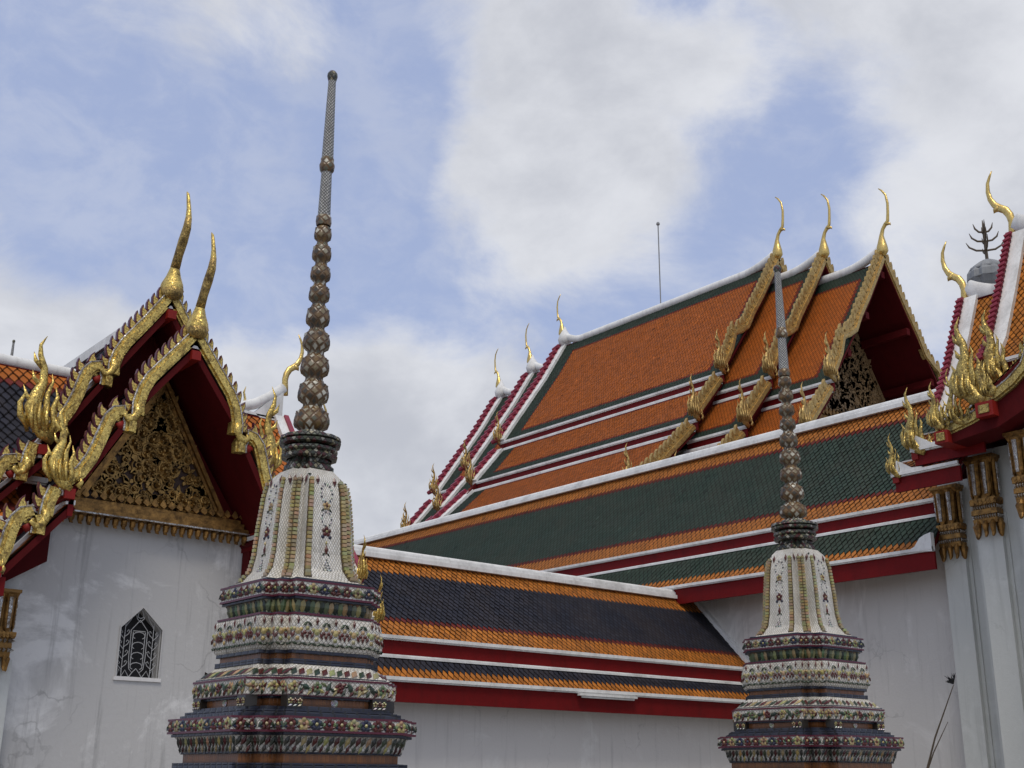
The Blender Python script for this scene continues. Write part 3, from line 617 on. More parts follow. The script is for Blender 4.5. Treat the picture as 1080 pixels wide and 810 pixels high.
# cross wing running along the courtyard
WT = [(0, 7.50), (.8, 6.45), (1.72, 5.42)]; WT2 = [(1.66, 5.26), (2.25, 4.72)]
for s in (-1, 1):
    n = Y_*s
    for x0, x1, dz in ((3.5, 9.72, 0), (9.72, 10.38, -.85), (2.85, 3.5, -.85)):
        for pr in (WT, WT2):
            pp = [(a, z+dz) for a, z in pr]; bd = (.42, .3, .0 if x0 > 9 else .5, .62)
            if x0 == 3.5 and s < 0:
                slope(pv, (x0, 18.2), X_, 1.43 if pr is WT2 else 2.75, n, pp, (.42, .3, .5, 0), NAV, ORG, .15, .125, fascia=.3 if pr is WT2 else 0, flash=.04)
                slope(pv, (8.34, 18.2), X_, x1-8.34, n, pp, (.42, .3, 0, .62), NAV, ORG, .15, .125, fascia=.3, flash=.04)
            else: slope(pv, (x0, 18.2), X_, x1-x0, n, pp, bd, NAV, ORG, .15, .125, fascia=.3, flash=.04)
            ends = [(x1, -1)] if x0 > 3 else [(x0, 1)]
            if x0 == 3.5: ends = [(x1, -1), (x0, 1)]
            for xe, dr in ends:
                verge(pv, (xe, 18.2), X_*dr, n, pp, .17, .09, 'white', out=.0); verge(pv, (xe, 18.2), -X_*dr, n, pp, .08, .13, 'magenta', 'bargeboard', drop=.14)
                naga(pv, (xe, 18.2+s*(pp[-1][0]+.05), pp[-1][1]-.02), n, X_*-dr, .85 if x0 < 9 else .75, slim=.6)
for x0, x1, z in ((3.5, 9.72, 7.5), (9.72, 10.38, 6.65), (2.85, 3.5, 6.65)):
    b = MB(); pts = []
    for i in range(25):
        t = i/24; x = x0+(x1-x0)*t; up = 0
        if x0 < 9.7 and x1 > 9: up = .55*max(0, (t-.82)/.18)**2+(.55*max(0, (.18-t)/.18)**2 if x0 > 3 else 0)
        elif x0 > 9: up = .45*max(0, (t-.3)/.7)**2
        pts.append(V(x, 18.2, z+.04+up))
    b.tube(pts, .095, 14, (Y_, .8)); b.build('ridge_cap', 'white', pv, True)
b = MB(); 
for xa, z in ((9.72, 7.5), (10.38, 6.65)): b.prism([(-.02, z-.3), (-.55, z+.02), (-.02, z+.55)], (xa, 18.14, 0), X_, Z_, Y_, .12)
b.build('ridge_end', 'white', pv)
chofa(pv, (9.76, 18.2, 8.05), X_, 1.1, CH_BEAK, 'goldsmooth'); chofa(pv, (10.36, 18.2, 7.05), X_, .95, CH_BEAK, 'goldsmooth'); chofa(pv, (3.46, 18.2, 8.05), -X_, 1.02, CH_BEAK, 'goldsmooth')
b = MB(); b.tube([V(8.98, 18.2, 7.60), V(9.0, 18.2, 7.75), V(8.97, 18.2, 7.86), V(9.0, 18.2, 7.97)], [.02, .022, .018, .003], 6); b.tube([V(8.72, 18.2, 7.60), V(9.1, 18.2, 7.66)], [.05, .05], 8, mi=1); b.build('ridge_spike', ['goldsmooth', 'white'], pv)
for xe in (3.5, 9.72):
    b = MB(); b.prism([(-1.7, 5.2), (1.7, 5.2), (0, 7.4)], (xe-.15 if xe > 5 else xe+.05, 18.2, 0), Y_, Z_, X_, .1); b.build('gable_board', 'soffit', pv)

# ------------------------------------------------------------------ the low gallery with blue-black tiles (middle)
ga = root('low_gallery', (17, 23.5, 0), 'low white gallery with a blue-black tiled roof banded in orange', 'gallery')
b = MB(); b.box(8.35, 26.05, 21.9, 25.1, 0, 4.3); b.build('wall', 'wall3', ga)
for s in (-1, 1):
    n = Y_*s
    slope(ga, (8.35, 23.5), X_, 17.75, n, [(0, 6.42), (1.95, 4.42)], (.52, .55, 0, 0), NAV, YEL, .15, .125, fascia=.36)
    slope(ga, (8.35, 23.5), X_, 17.75, n, [(1.98, 3.98), (2.32, 3.54)], (0, .26, 0, 0), NAV, YEL, .15, .125, fascia=.40, flash=.065, lw=.05)
b = MB(); b.boxf((8.35, 23.33, 6.39), X_*17.75, Y_*.34, Z_*.10); b.boxf((8.35, 23.39, 6.49), X_*17.75, Y_*.22, Z_*.08); b.tube([V(8.35, 23.5, 6.58), V(26.1, 23.5, 6.58)], .075, 10); b.build('ridge_cap', 'white', ga)
verge(ga, (26.1, 23.5), -X_, -Y_, [(0, 6.42), (1.95, 4.42)], .16, .12); verge(ga, (26.1, 23.5), -X_, Y_, [(0, 6.42), (1.95, 4.42)], .16, .12)
b = MB(); b.box(19.36, 21.22, 21.06, 21.16, 3.40, 3.45); b.tube([V(19.44, 21.10, 3.375), V(21.14, 21.10, 3.375)], .022, 8); b.box(19.9, 19.95, 21.12, 21.22, 3.41, 3.449); b.box(20.6, 20.65, 21.12, 21.22, 3.41, 3.449); lt = b.build('strip_lamp', 'white')
lt['label'] = 'long thin white lamp casing fixed under the low gallery eave'; lt['category'] = 'lamp'

# ------------------------------------------------------------------ the tall gallery with green tiles
gg = root('tall_gallery', (28.3, 30, 0), 'tall white gallery with a long dark green tiled roof banded in orange', 'gallery')
b = MB(); b.box(26.1, 30.5, 15.2, 62, 0, 7.0); b.build('wall', 'wall2', gg)
for s in (-1, 1):
    n = X_*s; det = s < 0
    slope(gg, (28.3, 15.0), Y_, 47, n, [(0, 11.32), (1.2, 9.64), (2.5, 8.02)], (.66, .62, 0, 0), GRN, (.42, .15, .033), .17, .14, fascia=.42, detail=det)
    slope(gg, (28.3, 15.25), Y_, 46.7, n, [(2.55, 7.58), (3.15, 6.74)], (0, .34, 0, 0), GRN, (.42, .15, .033), .17, .14, fascia=.42, flash=.07, detail=det, lw=.05)
b = MB(); b.box(28.10, 28.50, 15.0, 62, 11.27, 11.38); b.box(28.17, 28.43, 15.0, 62, 11.38, 11.47); b.tube([V(28.3, 15.0, 11.49), V(28.3, 62, 11.49)], .085, 10); b.build('ridge_cap', 'white', gg)
b = MB(); b.prism([(15.25, 6.64), (15.95, 6.70), (15.7, 6.80), (15.55, 6.98), (15.42, 7.04), (15.25, 7.08)], (25.1, 0, 0), Y_, Z_, X_, .14); b.build('corner_block', 'white', gg)

# ------------------------------------------------------------------ the great hall
hx = 43
ha = root('great_hall', (hx, 40, 0), 'great temple hall with tiered orange roofs edged in dark green and three gold gables', 'hall')
T1 = [(0, 24.8), (1.5, 22.45), (4.45, 18.40)]; T2 = [(4.55, 17.86), (6.25, 15.92)]; T3 = [(6.42, 15.36), (8.36, 13.62), (10.2, 12.2)]
b = MB(); b.box(hx-8.6, hx+8.6, 29.7, 50.5, 0, 12.6); b.box(hx-5.6, hx+5.6, 29.75, 50.4, 12.6, 13.8); b.box(hx-3.9, hx+3.9, 29.8, 50.3, 13.8, 15.6); b.build('wall', 'wall2', ha)
HG = (.034, .056, .042)
segs = [(32.6, 47.9, 0, 'both'), (30, 33.2, -.85, 'front'), (27, 30.6, -1.75, 'front'), (47.3, 50.7, -.95, 'rear'), (50.1, 53.6, -1.75, 'rear')]
for y0, y1, dz, kind in segs:
    for s in (-1, 1):
        n = X_*s
        for ti, T in enumerate((T1, T2, T3)):
            pp = [(a, z+dz) for a, z in T]
            bd = (.85 if ti == 0 else 0, .55, 1.0 if kind != 'rear' else 0, 1.35 if kind != 'front' else 0)
            slope(ha, (hx, y0), Y_, y1-y0, n, pp, bd, (.44, .115, .019), HG, .16, .125, fascia=.34, flash=.12 if ti else 0, detail=s < 0, under='soffit', eh=.08, line=(.20, .03, .015), lw=.14)
            if kind in ('both', 'rear'):
                verge(ha, (hx, y1), -Y_, n, pp, .36, .16, 'white'); verge(ha, (hx, y1), Y_, n, pp, .34, .20, 'magenta', 'bargeboard', drop=.3)
                m_ = MB(); tot = sum(math.hypot(pp[k+1][0]-pp[k][0], pp[k+1][1]-pp[k][1]) for k in range(len(pp)-1)); k_ = 0.2
                while k_ < tot:
                    q = prof_pt(pp, k_); p0 = V(hx, y1+.2, 0)+n*q[0]+Z_*q[1]+(n*(-q[3])+Z_*q[2])*.24; m_.tube([p0-Y_*.22, p0+Y_*.2+n*.12-Z_*.16], [.15, .11], 6); k_ += .42
                m_.build('edge_bead', 'magenta', ha)
                naga(ha, (hx+s*(pp[-1][0]+.1), y1+.05, pp[-1][1]-.1), n, Y_, 1.8, 'goldfar', slim=.55)
            if kind in ('both', 'front'):
                naga(ha, (hx+s*(pp[-1][0]+.15), y0-.05, pp[-1][1]+.0), n, Y_, 1.95, 'goldfar', slim=.6)
    if kind in ('both', 'front'):
        z0 = 24.8+dz
        def br(T, hump=True):
            a, c = (T[0][0], T[0][1]+dz+.2), (T[-1][0], T[-1][1]+dz+.2); P = []
            n_ = 12
            for i in range(n_+1):
                t = i/n_; u = a[0]+(c[0]-a[0])*t; z = a[1]+(c[1]-a[1])*t
                if len(T) == 3: 
                    # follow the roof's own bend
                    q = prof_pt(T, t*sum(math.hypot(T[k+1][0]-T[k][0], T[k+1][1]-T[k][1]) for k in (0, 1))); u, z = q[0], q[1]+dz+.2
                if hump and T is T1: z += .30*math.exp(-((t-.74)/.07)**2)-.22*math.exp(-((t-.60)/.07)**2); u += .16*math.exp(-((t-.74)/.08)**2)
                P.append((u, z))
            return P
        for T in (T1, T2, T3): barge(ha, (hx, y0), X_, -Y_, br(T), .29, .17, .30, 'goldfar', fins='mesh', step=.36, line=False)
        chofa(ha, (hx, y0+.05, z0+.35), -Y_, 3.1, CH_THIN, 'goldsmooth')
    if kind in ('both', 'rear'): chofa(ha, (hx, y1+.1, 24.8+dz+.75), Y_, 2.5, CH_THIN, 'goldsmooth')
    # ridge with swept ends
    b = MB(); pts = []
    for i in range(31):
        t = i/30; y = y0+(y1-y0)*t; up = 0; e = (y1-y0); d0, d1 = y-y0, y1-y
        if kind in ('both', 'front'): up += .55*max(0, 1-d0/2.2)**2
        if kind in ('both', 'rear'): up += .65*max(0, 1-d1/1.6)**2
        pts.append(V(hx, y, 24.8+dz+.08+up))
    b.tube(pts, .21, 12, (X_, .8))
    if kind in ('both', 'rear'): b.lathe([(.05, -.3), (.34, -.15), (.40, .1), (.30, .4), (.12, .7), (.05, .9)], (hx, y1-.15, 24.8+dz+.25), 12)
    b.build('ridge_cap', 'white', ha, True)
    # closing boards inside each gable
    b = MB(); ye = y0+.5 if kind in ('both',) else (y0+.5 if y0 == 30 else None)
    if ye: b.prism([(-4.3, 18.2+dz), (4.3, 18.2+dz), (0, 24.5+dz)], (hx, ye, 0), X_, Z_, Y_, .12); b.prism([(-6.1, 15.8+dz), (6.1, 15.8+dz), (4.4, 18.2+dz), (-4.4, 18.2+dz)], (hx, ye, 0), X_, Z_, Y_, .12)
    if kind in ('both', 'rear'): b.prism([(-4.3, 18.2+dz), (4.3, 18.2+dz), (0, 24.5+dz)], (hx, y1-.3, 0), X_, Z_, Y_, .12); b.prism([(-8.3, 13.4+dz), (8.3, 13.4+dz), (4.4, 18.2+dz), (-4.4, 18.2+dz)], (hx, y1-.3, 0), X_, Z_, Y_, .12)
    if b.v: b.build('gable_board', 'soffit', ha)
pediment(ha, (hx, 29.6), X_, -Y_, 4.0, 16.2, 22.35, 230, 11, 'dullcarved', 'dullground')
b = MB()
for s in (-1, 1):
    for o_, z in ((.05, 22.45), (1.5, 20.2), (3.0, 18.2), (4.3, 16.5)):
        if o_ < 1 and s > 0: continue
        b = MB(); b.box(hx+s*o_-.12, hx+s*o_+.12, 27.1, 29.9, z-.2, z+.1); b.build('purlin', 'soffit', ha)
b = MB(); b.box(hx-4.4, hx+4.4, 29.15, 29.7, 15.7, 15.95); b.box(hx-4.3, hx+4.3, 29.3, 29.7, 15.95, 16.2)
for i in range(34): leaf(b, V(hx-4.2+i*.255, 29.28, 16.2), X_, -Y_, 0, .35, .24, .08)
b.box(hx-4.3, hx+4.3, 29.35, 29.7, 15.3, 15.7); b.build('cornice', 'carved', ha)
b = MB(); b.tube([V(hx, 40.28, 24.9), V(hx, 40.28, 29.6)], .035, 6); b.lathe([(.0, -.12), (.09, -.06), (.10, .0), (.07, .08), (0, .12)], (hx, 40.28, 29.66), 8); b.build('lightning_rod', 'grey', ha)

# ------------------------------------------------------------------ the corner pavilion on the right
rp = root('corner_pavilion', (25, 12.5, 0), 'tall pavilion at the right edge with steep orange roofs, magenta edges and gilt flames', 'pavilion')
b = MB(); b.box(25.82, 30, 12.0, 15.38, 0, 8.35); b.box(25.12, 30, 10.0, 14.12, 0, 8.75); b.box(24.45, 30, 5.6, 12.72, 0, 10.2); b.box(25.4, 29, 8, 13.0, 8.2, 10.5); b.build('wall', 'pier', rp)
for xf, ya, yb, zc, hh, top in ((25.82, 14.76, 15.30, 8.20, 1.75, 8.3), (25.12, 13.42, 13.98, 8.55, 1.85, 8.7), (24.45, 12.02, 12.58, 8.72, 1.85, 9.4)):
    b = MB(); b.box(xf-.16, xf, ya, yb, 0, zc-hh*.8); b.box(xf-.08, xf-.001, ya+.03, yb-.03, zc-hh*.8, top); b.box(xf-.05, xf-.002, yb-.0, yb+.06, 0, zc-hh*.8); b.box(xf-.04, xf-.003, ya-.08, ya, 0, zc-hh*.7); b.build('pilaster', 'pier', rp)
    capital(rp, (xf-.04, (ya+yb)/2, zc), Y_, Z_, -X_, (yb-ya)*1.02, hh, .26)
WU = [(0, 14.25), (.95, 12.35), (1.65, 11.05), (2.15, 10.45)]; WL = [(0, 12.95), (1.1, 10.75), (1.95, 9.42)]
for s in (-1, 1):
    n = X_*s
    slope(rp, (26.5, 5.5), Y_, 7.5, n, WU, (.0, .0, .0, .0), YEL, YEL, .15, .12, fascia=.3, detail=s < 0)
    slope(rp, (26.45, 9.0), Y_, 5.42, n, WL, (.0, .0, .0, .0), YEL, YEL, .15, .12, fascia=.25, detail=s < 0)
    slope(rp, (26.45, 13.2), Y_, 1.72, n, [(1.85, 9.25), (2.25, 8.84)], (0, .2, 0, 0), YEL, YEL, .15, .12, fascia=.30, flash=.04)
    slope(rp, (26.45, 13.85), Y_, 1.65, n, [(1.80, 8.72), (2.22, 8.36)], (0, .2, 0, 0), YEL, YEL, .15, .12, fascia=.34, flash=.04)
    for A, T in (((26.5, 13.0), WU), ((26.45, 14.42), WL)):
        verge(rp, A, -Y_, n, T, .34, .12, 'white'); verge(rp, A, Y_, n, T, .15, .18, 'magenta', 'bargeboard', drop=.2)
    # little ribs on the magenta edge
    for A, T in (((26.5, 13.07), WU), ((26.45, 14.49), WL)):
        m_ = MB(); tot = sum(math.hypot(T[k+1][0]-T[k][0], T[k+1][1]-T[k][1]) for k in range(len(T)-1)); k_ = 0.1
        while k_ < tot:
            q = prof_pt(T, k_); p0 = V(A[0], A[1], 0)+n*q[0]+Z_*q[1]+(n*(-q[3])+Z_*q[2])*.2; m_.tube([p0-Y_*.09-Z_*.01, p0+Y_*.07+n*.05-Z_*.07], [.07, .05], 7); k_ += .17
        m_.build('edge_bead', 'magenta', rp)
for y0, y1, z in ((5.5, 13.0, 14.25), (9, 14.42, 12.95)):
    b = MB(); pts = []
    for i in range(31):
        t = i/30; yy = y0+(y1-y0)*t; pts.append(V(26.48, yy-.05, z-.08+.42*max(0, 1-(y1-yy)/1.3)**2))
    b.tube(pts, .22, 16, (X_, .5)); b.build('ridge_cap', 'white', rp, True)
chofa(rp, (26.48, 13.05, 14.30), Y_, 1.85, CH_BEAK, 'goldsmooth'); chofa(rp, (26.43, 14.47, 12.95), Y_, 1.75, CH_BEAK, 'goldsmooth')
for yy, T in ((12.8, WU), (14.2, WL)):
    b = MB(); b.prism([(-T[-1][0]+.2, T[-1][1]), (T[-1][0]-.2, T[-1][1]), (0, T[0][1]-.2)], (26.48, yy, 0), X_, Z_, Y_, .1); b.build('gable_board', 'soffit', rp)
# front gables facing the courtyard (towards -X); centre line out of the picture
CY = 9.3
K1 = [(0, 15.2), (.5, 14.3), (1.1, 13.1), (1.6, 12.0), (1.9, 11.2), (2.15, 10.4), (2.4, 9.9), (2.75, 9.62), (3.15, 9.42), (3.5, 9.36), (3.72, 9.42)]
K2 = [(3.5, 9.15), (3.75, 9.06), (4.1, 8.98), (4.4, 8.92), (4.62, 8.98)]
K3 = [(0, 16.2), (.6, 15.1), (1.2, 13.9), (1.7, 12.8), (2.0, 12.0), (2.3, 11.2), (2.6, 10.7), (3.0, 10.2), (3.4, 9.95)]
for K, xx in ((K1, 23.55), (K2, 23.6), (K3, 24.4)):
    barge(rp, (xx, CY), Y_, -X_, K, .24, .18, .17, 'goldold', fins='mesh', step=.2)
    for s in (-1, 1):
        sl_ = [(u, z-.05) for u, z in K]; sl_ = [sl_[0], sl_[len(sl_)//2], sl_[-1]] if len(K) > 6 else [sl_[0], sl_[-1]]
        slope(rp, (xx+.05, CY), X_, 3.0, Y_*s, sl_, (0, 0, 0, 0), YEL, YEL, .15, .12, fascia=0, eave=None)
for s in (-1, 1):
    out = Y_*s; yc = lambda d: CY+s*d
    for (x_, d_, z_, h_, k_) in ((23.5, 3.66, 9.38, 2.0, .78), (23.52, 3.30, 9.42, .85, .7), (24.3, 3.45, 9.9, 1.8, .8), (23.52, 4.55, 8.98, 1.1, .8), (23.55, 4.12, 9.0, 1.3, .5), (24.2, 5.55, 8.75, 1.6, .68), (24.2, 6.15, 8.3, 1.05, .66)):
        naga(rp, (x_, yc(d_), z_), out, -X_, h_, 'goldold', slim=k_)
    m_ = MB(); m_.prism([(s*4.55, 8.88), (s*3.4, 9.1), (s*3.6, 9.3), (s*2.7, 9.5), (s*2.1, 10.3), (s*2.1, 9.2), (s*3.2, 8.75), (s*4.4, 8.62)], (23.62, CY, 0), Y_, Z_, X_, .82); m_.build('soffit', 'soffit', rp)
    for (xa, xb, d_, hw_, za, zb_) in ((23.45, 24.4, 4.45, .16, 8.62, 8.90), (23.40, 24.4, 3.35, .20, 8.98, 9.30), (24.2, 24.5, 5.6, .08, 8.6, 8.85), (24.2, 24.5, 6.15, .08, 8.15, 8.35)):
        m_ = MB(); m_.box(xa, xb, yc(d_)-hw_, yc(d_)+hw_, za, zb_); br_ = m_.build('bracket', 'redlac', rp)
        if hw_ > .1: m_ = MB(); m_.box(xa-.03, xa, yc(d_)-hw_*.6, yc(d_)+hw_*.6, (za+zb_)/2-.09, (za+zb_)/2+.09); m_.build('bracket_rosette', 'goldold', br_)
for (yy, zz, xx) in ((14.92, 8.84, 24.15), (15.50, 8.36, 24.18), (14.5, 9.42, 24.4)):   # upturned white eave corners
    b = MB(); b.prism([(-.75, -.03), (.06, -.07), (.06, .06), (-.05, .14), (-.12, .30), (-.28, .20), (-.48, .07), (-.75, .05)], (xx, yy, zz), Y_, Z_, X_, .16); b.build('eave_corner', 'white', rp)

# ------------------------------------------------------------------ chedis (spires clad in porcelain)
def ring12(a, c):
    k = a*c; q = [(a, a-k), (a-k/2, a-k), (a-k/2, a-k/2), (a-k, a-k/2), (a-k, a)]; out = []
    for i in range(4):
        an = i*math.pi/2; co, si_ = round(math.cos(an)), round(math.sin(an))
        out += [(x*co-y*si_, x*si_+y*co) for x, y in q]
    return out
def loft(m, ctr, levels, c, mi=0, cap=True):
    """levels: [(z, a)...] going up"""
    ctr = V(ctr[0], ctr[1], 0); rg = []
    for z, a in levels: rg.append([ctr+V(x, y, z) for x, y in ring12(a, c)])
    n = 20; amax = max(a for z, a in levels); ref = ring12(amax, c); cum = [0]
    for i in range(n): cum.append(cum[-1]+math.dist(ref[i], ref[(i+1) % n]))
    for j in range(len(levels)-1):
        dv = 0; v0 = sum(math.hypot(levels[k+1][0]-levels[k][0], levels[k+1][1]-levels[k][1]) for k in range(j)); v1 = v0+math.hypot(levels[j+1][0]-levels[j][0], levels[j+1][1]-levels[j][1])
        for i in range(n):
            i2 = (i+1) % n
            m.add([rg[j][i], rg[j][i2], rg[j+1][i2], rg[j+1][i]], [(0, 1, 2, 3)], None, mi, [(cum[i], v0), (cum[i+1], v0), (cum[i+1], v1), (cum[i], v1)])
    if cap: m.add(rg[-1], [tuple(range(n))], None, mi, [(0, 0)]*n); m.add(rg[0], [tuple(range(n))[::-1]], None, mi, [(0, 0)]*n)
RED, CRM, GR_, BLU, WHT, TAN, LGR = (.085, .012, .010), (.38, .31, .14), (.025, .045, .025), (.02, .024, .055), (.75, .73, .68), (.42, .31, .13), (.13, .17, .08)
def disc(m, p, n, up, r, col, h=.012, k=1.0, seg=7):
    t = up.cross(n).normalized(); u = n.cross(t); c = p+n*h
    vs = [c]+[p+t*math.cos(a)*r+u*math.sin(a)*r*k for a in [2*math.pi*i/seg for i in range(seg)]]
    m.add(vs, [(0, 1+i, 1+(i+1) % seg) for i in range(seg)], tuple(x*random.uniform(.8, 1.15) for x in col))
def flower(m, p, n, r, pc, cc):
    up = Z_; t = up.cross(n).normalized(); u = n.cross(t)
    for i in range(5):
        a = 2*math.pi*i/5+.3; disc(m, p+t*math.cos(a)*r*.6+u*math.sin(a)*r*.6, n, up, r*.42, pc, .010)
    disc(m, p+n*.006, n, up, r*.28, cc, .014)
def leafm(m, p, n, a, r, col):
    t = Z_.cross(n).normalized(); u = n.cross(t); d = t*math.cos(a)+u*math.sin(a); s = n.cross(d)
    m.add([p+d*-r, p+s*r*.42+n*.002, p+d*r, p-s*r*.42+n*.002, p+n*.013], [(0, 3, 4), (3, 2, 4), (2, 1, 4), (1, 0, 4)], tuple(x*random.uniform(.8, 1.15) for x in col))
def along(ctr, levels, c, z, seglist=None):
    """(start, end, normal, length) of each plan edge at height z on a lofted band"""
    for (z0, a0), (z1, a1) in zip(levels[:-1], levels[1:]):
        if z0 <= z <= z1 and z1 > z0: a = a0+(a1-a0)*(z-z0)/(z1-z0); tl = (a1-a0)/(z1-z0); break
    q = [V(ctr[0]+x, ctr[1]+y, z) for x, y in ring12(a, c)]
    for i in range(20):
        p0, p1 = q[i], q[(i+1) % 20]; d = (p1-p0); n = V(d.y, -d.x, 0).normalized(); n = (n-Z_*tl).normalized(); yield p0, p1, n, d.length
def band_flowers(m, ctr, levels, c, z, kind, sp=.105, r=.036):
    r *= 1.42; sp *= .96
    for p0, p1, n, ln in along(ctr, levels, c, z):
        k = max(1, int(round(ln/sp)))
        for i in range(k):
            p = p0.lerp(p1, (i+.5)/k)+n*.004; t = (p1-p0).normalized(); h = r*2.2
            if kind == 'A':
                flower(m, p, n, r, (RED, CRM, BLU, RED)[i % 4], (CRM, RED, CRM, BLU)[i % 4]); 
                for s in (-1, 1): leafm(m, p+t*s*sp*.42+Z_*random.uniform(-.01, .01), n, 1.57+s*.7, r*.75, (GR_, LGR)[i % 2]); leafm(m, p+t*s*sp*.38-Z_*.02, n, .2*s, r*.5, (BLU, RED)[i % 2])
            elif kind == 'B':
                if i % 2 == 0:
                    leafm(m, p+Z_*h*1.15, n, 1.57, r*1.1, RED); disc(m, p, n, Z_, r*.8, CRM)
                    for s in (-1, 1): disc(m, p+t*s*r*.9+Z_*h*.2, n, Z_, r*.5, CRM); leafm(m, p+t*s*r*1.2-Z_*h*.4, n, 1.57+s*.5, r*.95, RED)
                    disc(m, p-Z_*h*.75, n, Z_, r*.55, CRM)
                else:
                    for s in (-1, 1): leafm(m, p+t*s*r*.6+Z_*h*.8, n, 1.57+s*.9, r*.95, GR_); disc(m, p+t*s*r*.7-Z_*h*.1, n, Z_, r*.5, RED)
                    disc(m, p+Z_*h*.35, n, Z_, r*.55, CRM); leafm(m, p-Z_*h*.4, n, 1.57, r, RED)
                leafm(m, p-Z_*h*1.3+t*sp*.25, n, .3, r*.9, GR_); leafm(m, p-Z_*h*1.3-t*sp*.25, n, -.3, r*.9, GR_)
            elif kind == 'C':
                (flower(m, p, n, r*.9, (CRM, RED, LGR)[i % 3], RED) if i % 2 == 0 else leafm(m, p, n, random.uniform(0, 3), r*1.1, GR_))
                for s in (-1, 1): leafm(m, p+t*s*sp*.4+Z_*random.uniform(-.03, .03), n, random.uniform(0, 3), r*.7, (GR_, RED, LGR, TAN)[(i+s) % 4])
            elif kind == 'F':
                leafm(m, p, n, 1.57, r*1.6, (LGR, CRM, GR_)[i % 3])
            elif kind == 'D':
                leafm(m, p, n, 1.2, r*1.2, ((.03, .035, .025), RED, (.06, .07, .04), TAN)[i % 4])
            elif kind == 'G':
                leafm(m, p+Z_*.012, n, 1.57, r*1.25, (CRM, TAN, CRM)[i % 3]); disc(m, p-Z_*r*.9, n, Z_, r*.3, RED)
            elif kind == 'S':
                leafm(m, p, n, .9, r*1.3, (GR_, RED, CRM)[i % 3])
BUDS = [(4.393, 4.631, .158), (4.631, 4.882, .138), (4.882, 5.119, .129), (5.119, 5.35, .123), (5.35, 5.585, .108), (5.585, 5.786, .096), (5.786, 5.979, .093), (5.979, 6.185, .089), (6.185, 6.37, .081)]
def chedi(loc, label, zk=1.0, seed=1, base=True, grp='porcelain chedi spires'):
    random.seed(seed); c3 = (loc[0], loc[1]); r = root('chedi', (loc[0], loc[1], loc[2]), label, 'chedi', grp); ZO = loc[2]
    zl = lambda L_: [(z+ZO, a) for z, a in L_]
    def part(name, L_, c, mat, deco=(), cap=True):
        m = MB(); L_ = zl(L_); loft(m, c3, L_, c, 0, cap); o = m.build(name, mat, r)
        if deco:
            d = MB()
            for z, kind, sp, rr in deco: band_flowers(d, c3, L_, c, z+ZO, kind, sp, rr)
            d.build('flower_inlay', 'chip', o)
        return o
    def lip(z, a, c, col=RED, t=.016):
        L_ = [(z+ZO, a), (z+t+ZO, a)]; lips.append((L_, c))
    lips = []; lipsn = []
    def lipn(z, a, c, t=.02): lipsn.append(([(z+ZO, a), (z+t+ZO, a)], c))
    s_ = .825   # half side = silhouette half width * s_
    A = lambda x: x*s_
    C1 = .34
    part('plinth', [(0, 1.55), (.35, 1.55), (.36, 1.42), (.8, 1.36), (.81, 1.22)], C1, 'cream')
    part('lower_band', [(.81, A(1.30)), (.95, A(1.36)), (1.08, A(1.36)), (1.09, A(1.22)), (1.2, A(1.16))], C1, 'cream', [(1.02, 'A', .12, .04)])
    part('lower_neck', [(1.2, A(1.0)), (1.50, A(1.0))], C1, 'brown')
    part('lower_steps', [(1.50, A(1.10)), (1.60, A(1.10)), (1.61, A(1.02)), (1.645, A(1.02)), (1.646, A(.93)), (1.688, A(.93))], C1, 'navy')
    part('base_neck', [(1.68, A(.85)), (1.755, A(.85))], C1, 'brown')
    part('base_flutes', [(1.751, A(.855)), (1.78, A(.885)), (1.82, A(.895)), (1.86, A(.91)), (1.905, A(.95))], C1, 'cream', [(1.845, 'D', .05, .030), (1.79, 'D', .06, .022)])
    part('base_band', [(1.905, A(.97)), (1.915, A(.985)), (2.005, A(.985)), (2.012, A(.98))], C1, 'cream', [(1.96, 'A', .115, .036)])
    lip(1.903, A(.992), C1); lip(2.000, A(.992), C1); lipn(1.880, A(.958), C1); lipn(1.752, A(.872), C1); lipn(2.298, A(.800), C1); lipn(2.49, A(.655), C1, .03); lipn(2.15, A(.77), C1); lipn(2.785, A(.63), C1); lipn(2.905, A(.64), C1); lipn(2.43, A(.66), C1)
    part('navy_steps', [(2.012, A(.90)), (2.04, A(.90)), (2.041, A(.865)), (2.068, A(.865)), (2.069, A(.80)), (2.095, A(.80))], C1, 'navy')
    nk = part('niche_neck', [(2.095, A(.735)), (2.17, A(.735))], C1, 'brown')
    m = MB()
    for p0, p1, n, ln in along(c3, zl([(2.09, A(.735)), (2.18, A(.735))]), C1, 2.13+ZO):
        if ln > .25:
            mid = (p0+p1)/2
            for k_ in range(8): a = k_*math.pi/4; t = (p1-p0).normalized(); disc(m, mid+t*math.cos(a)*.022+Z_*math.sin(a)*.022+n*.004, n, Z_, .012, WHT)
            disc(m, mid+n*.006, n, Z_, .014, WHT, .02)
    m.build('rosette', 'chip', nk)
    # corner feet of the niche band
    m = MB(); Lf = zl([(2.09, A(.80)), (2.175, A(.815))])
    for p0, p1, n, ln in along(c3, Lf, C1, 2.13+ZO):
        if ln > .25:
            t = (p1-p0).normalized()
            for e, d in ((p0, 1), (p1, -1)):
                m = MB(); q0 = e+t*(0 if d > 0 else -.13)-n*.10+Z_*(-.045); m.boxf(q0, t*.13, n*.10, Z_*.085); o = m.build('corner_foot', 'flute', r); m = MB()
                for k_ in range(3): flower(m, q0+n*.103+t*(.025+.04*k_)+Z_*.045, n, .024, (CRM, RED, CRM)[k_], RED); leafm(m, q0+n*.103+t*(.025+.04*k_)+Z_*.014, n, .4, .018, WHT)
                m.build('flower_inlay', 'chip', o)
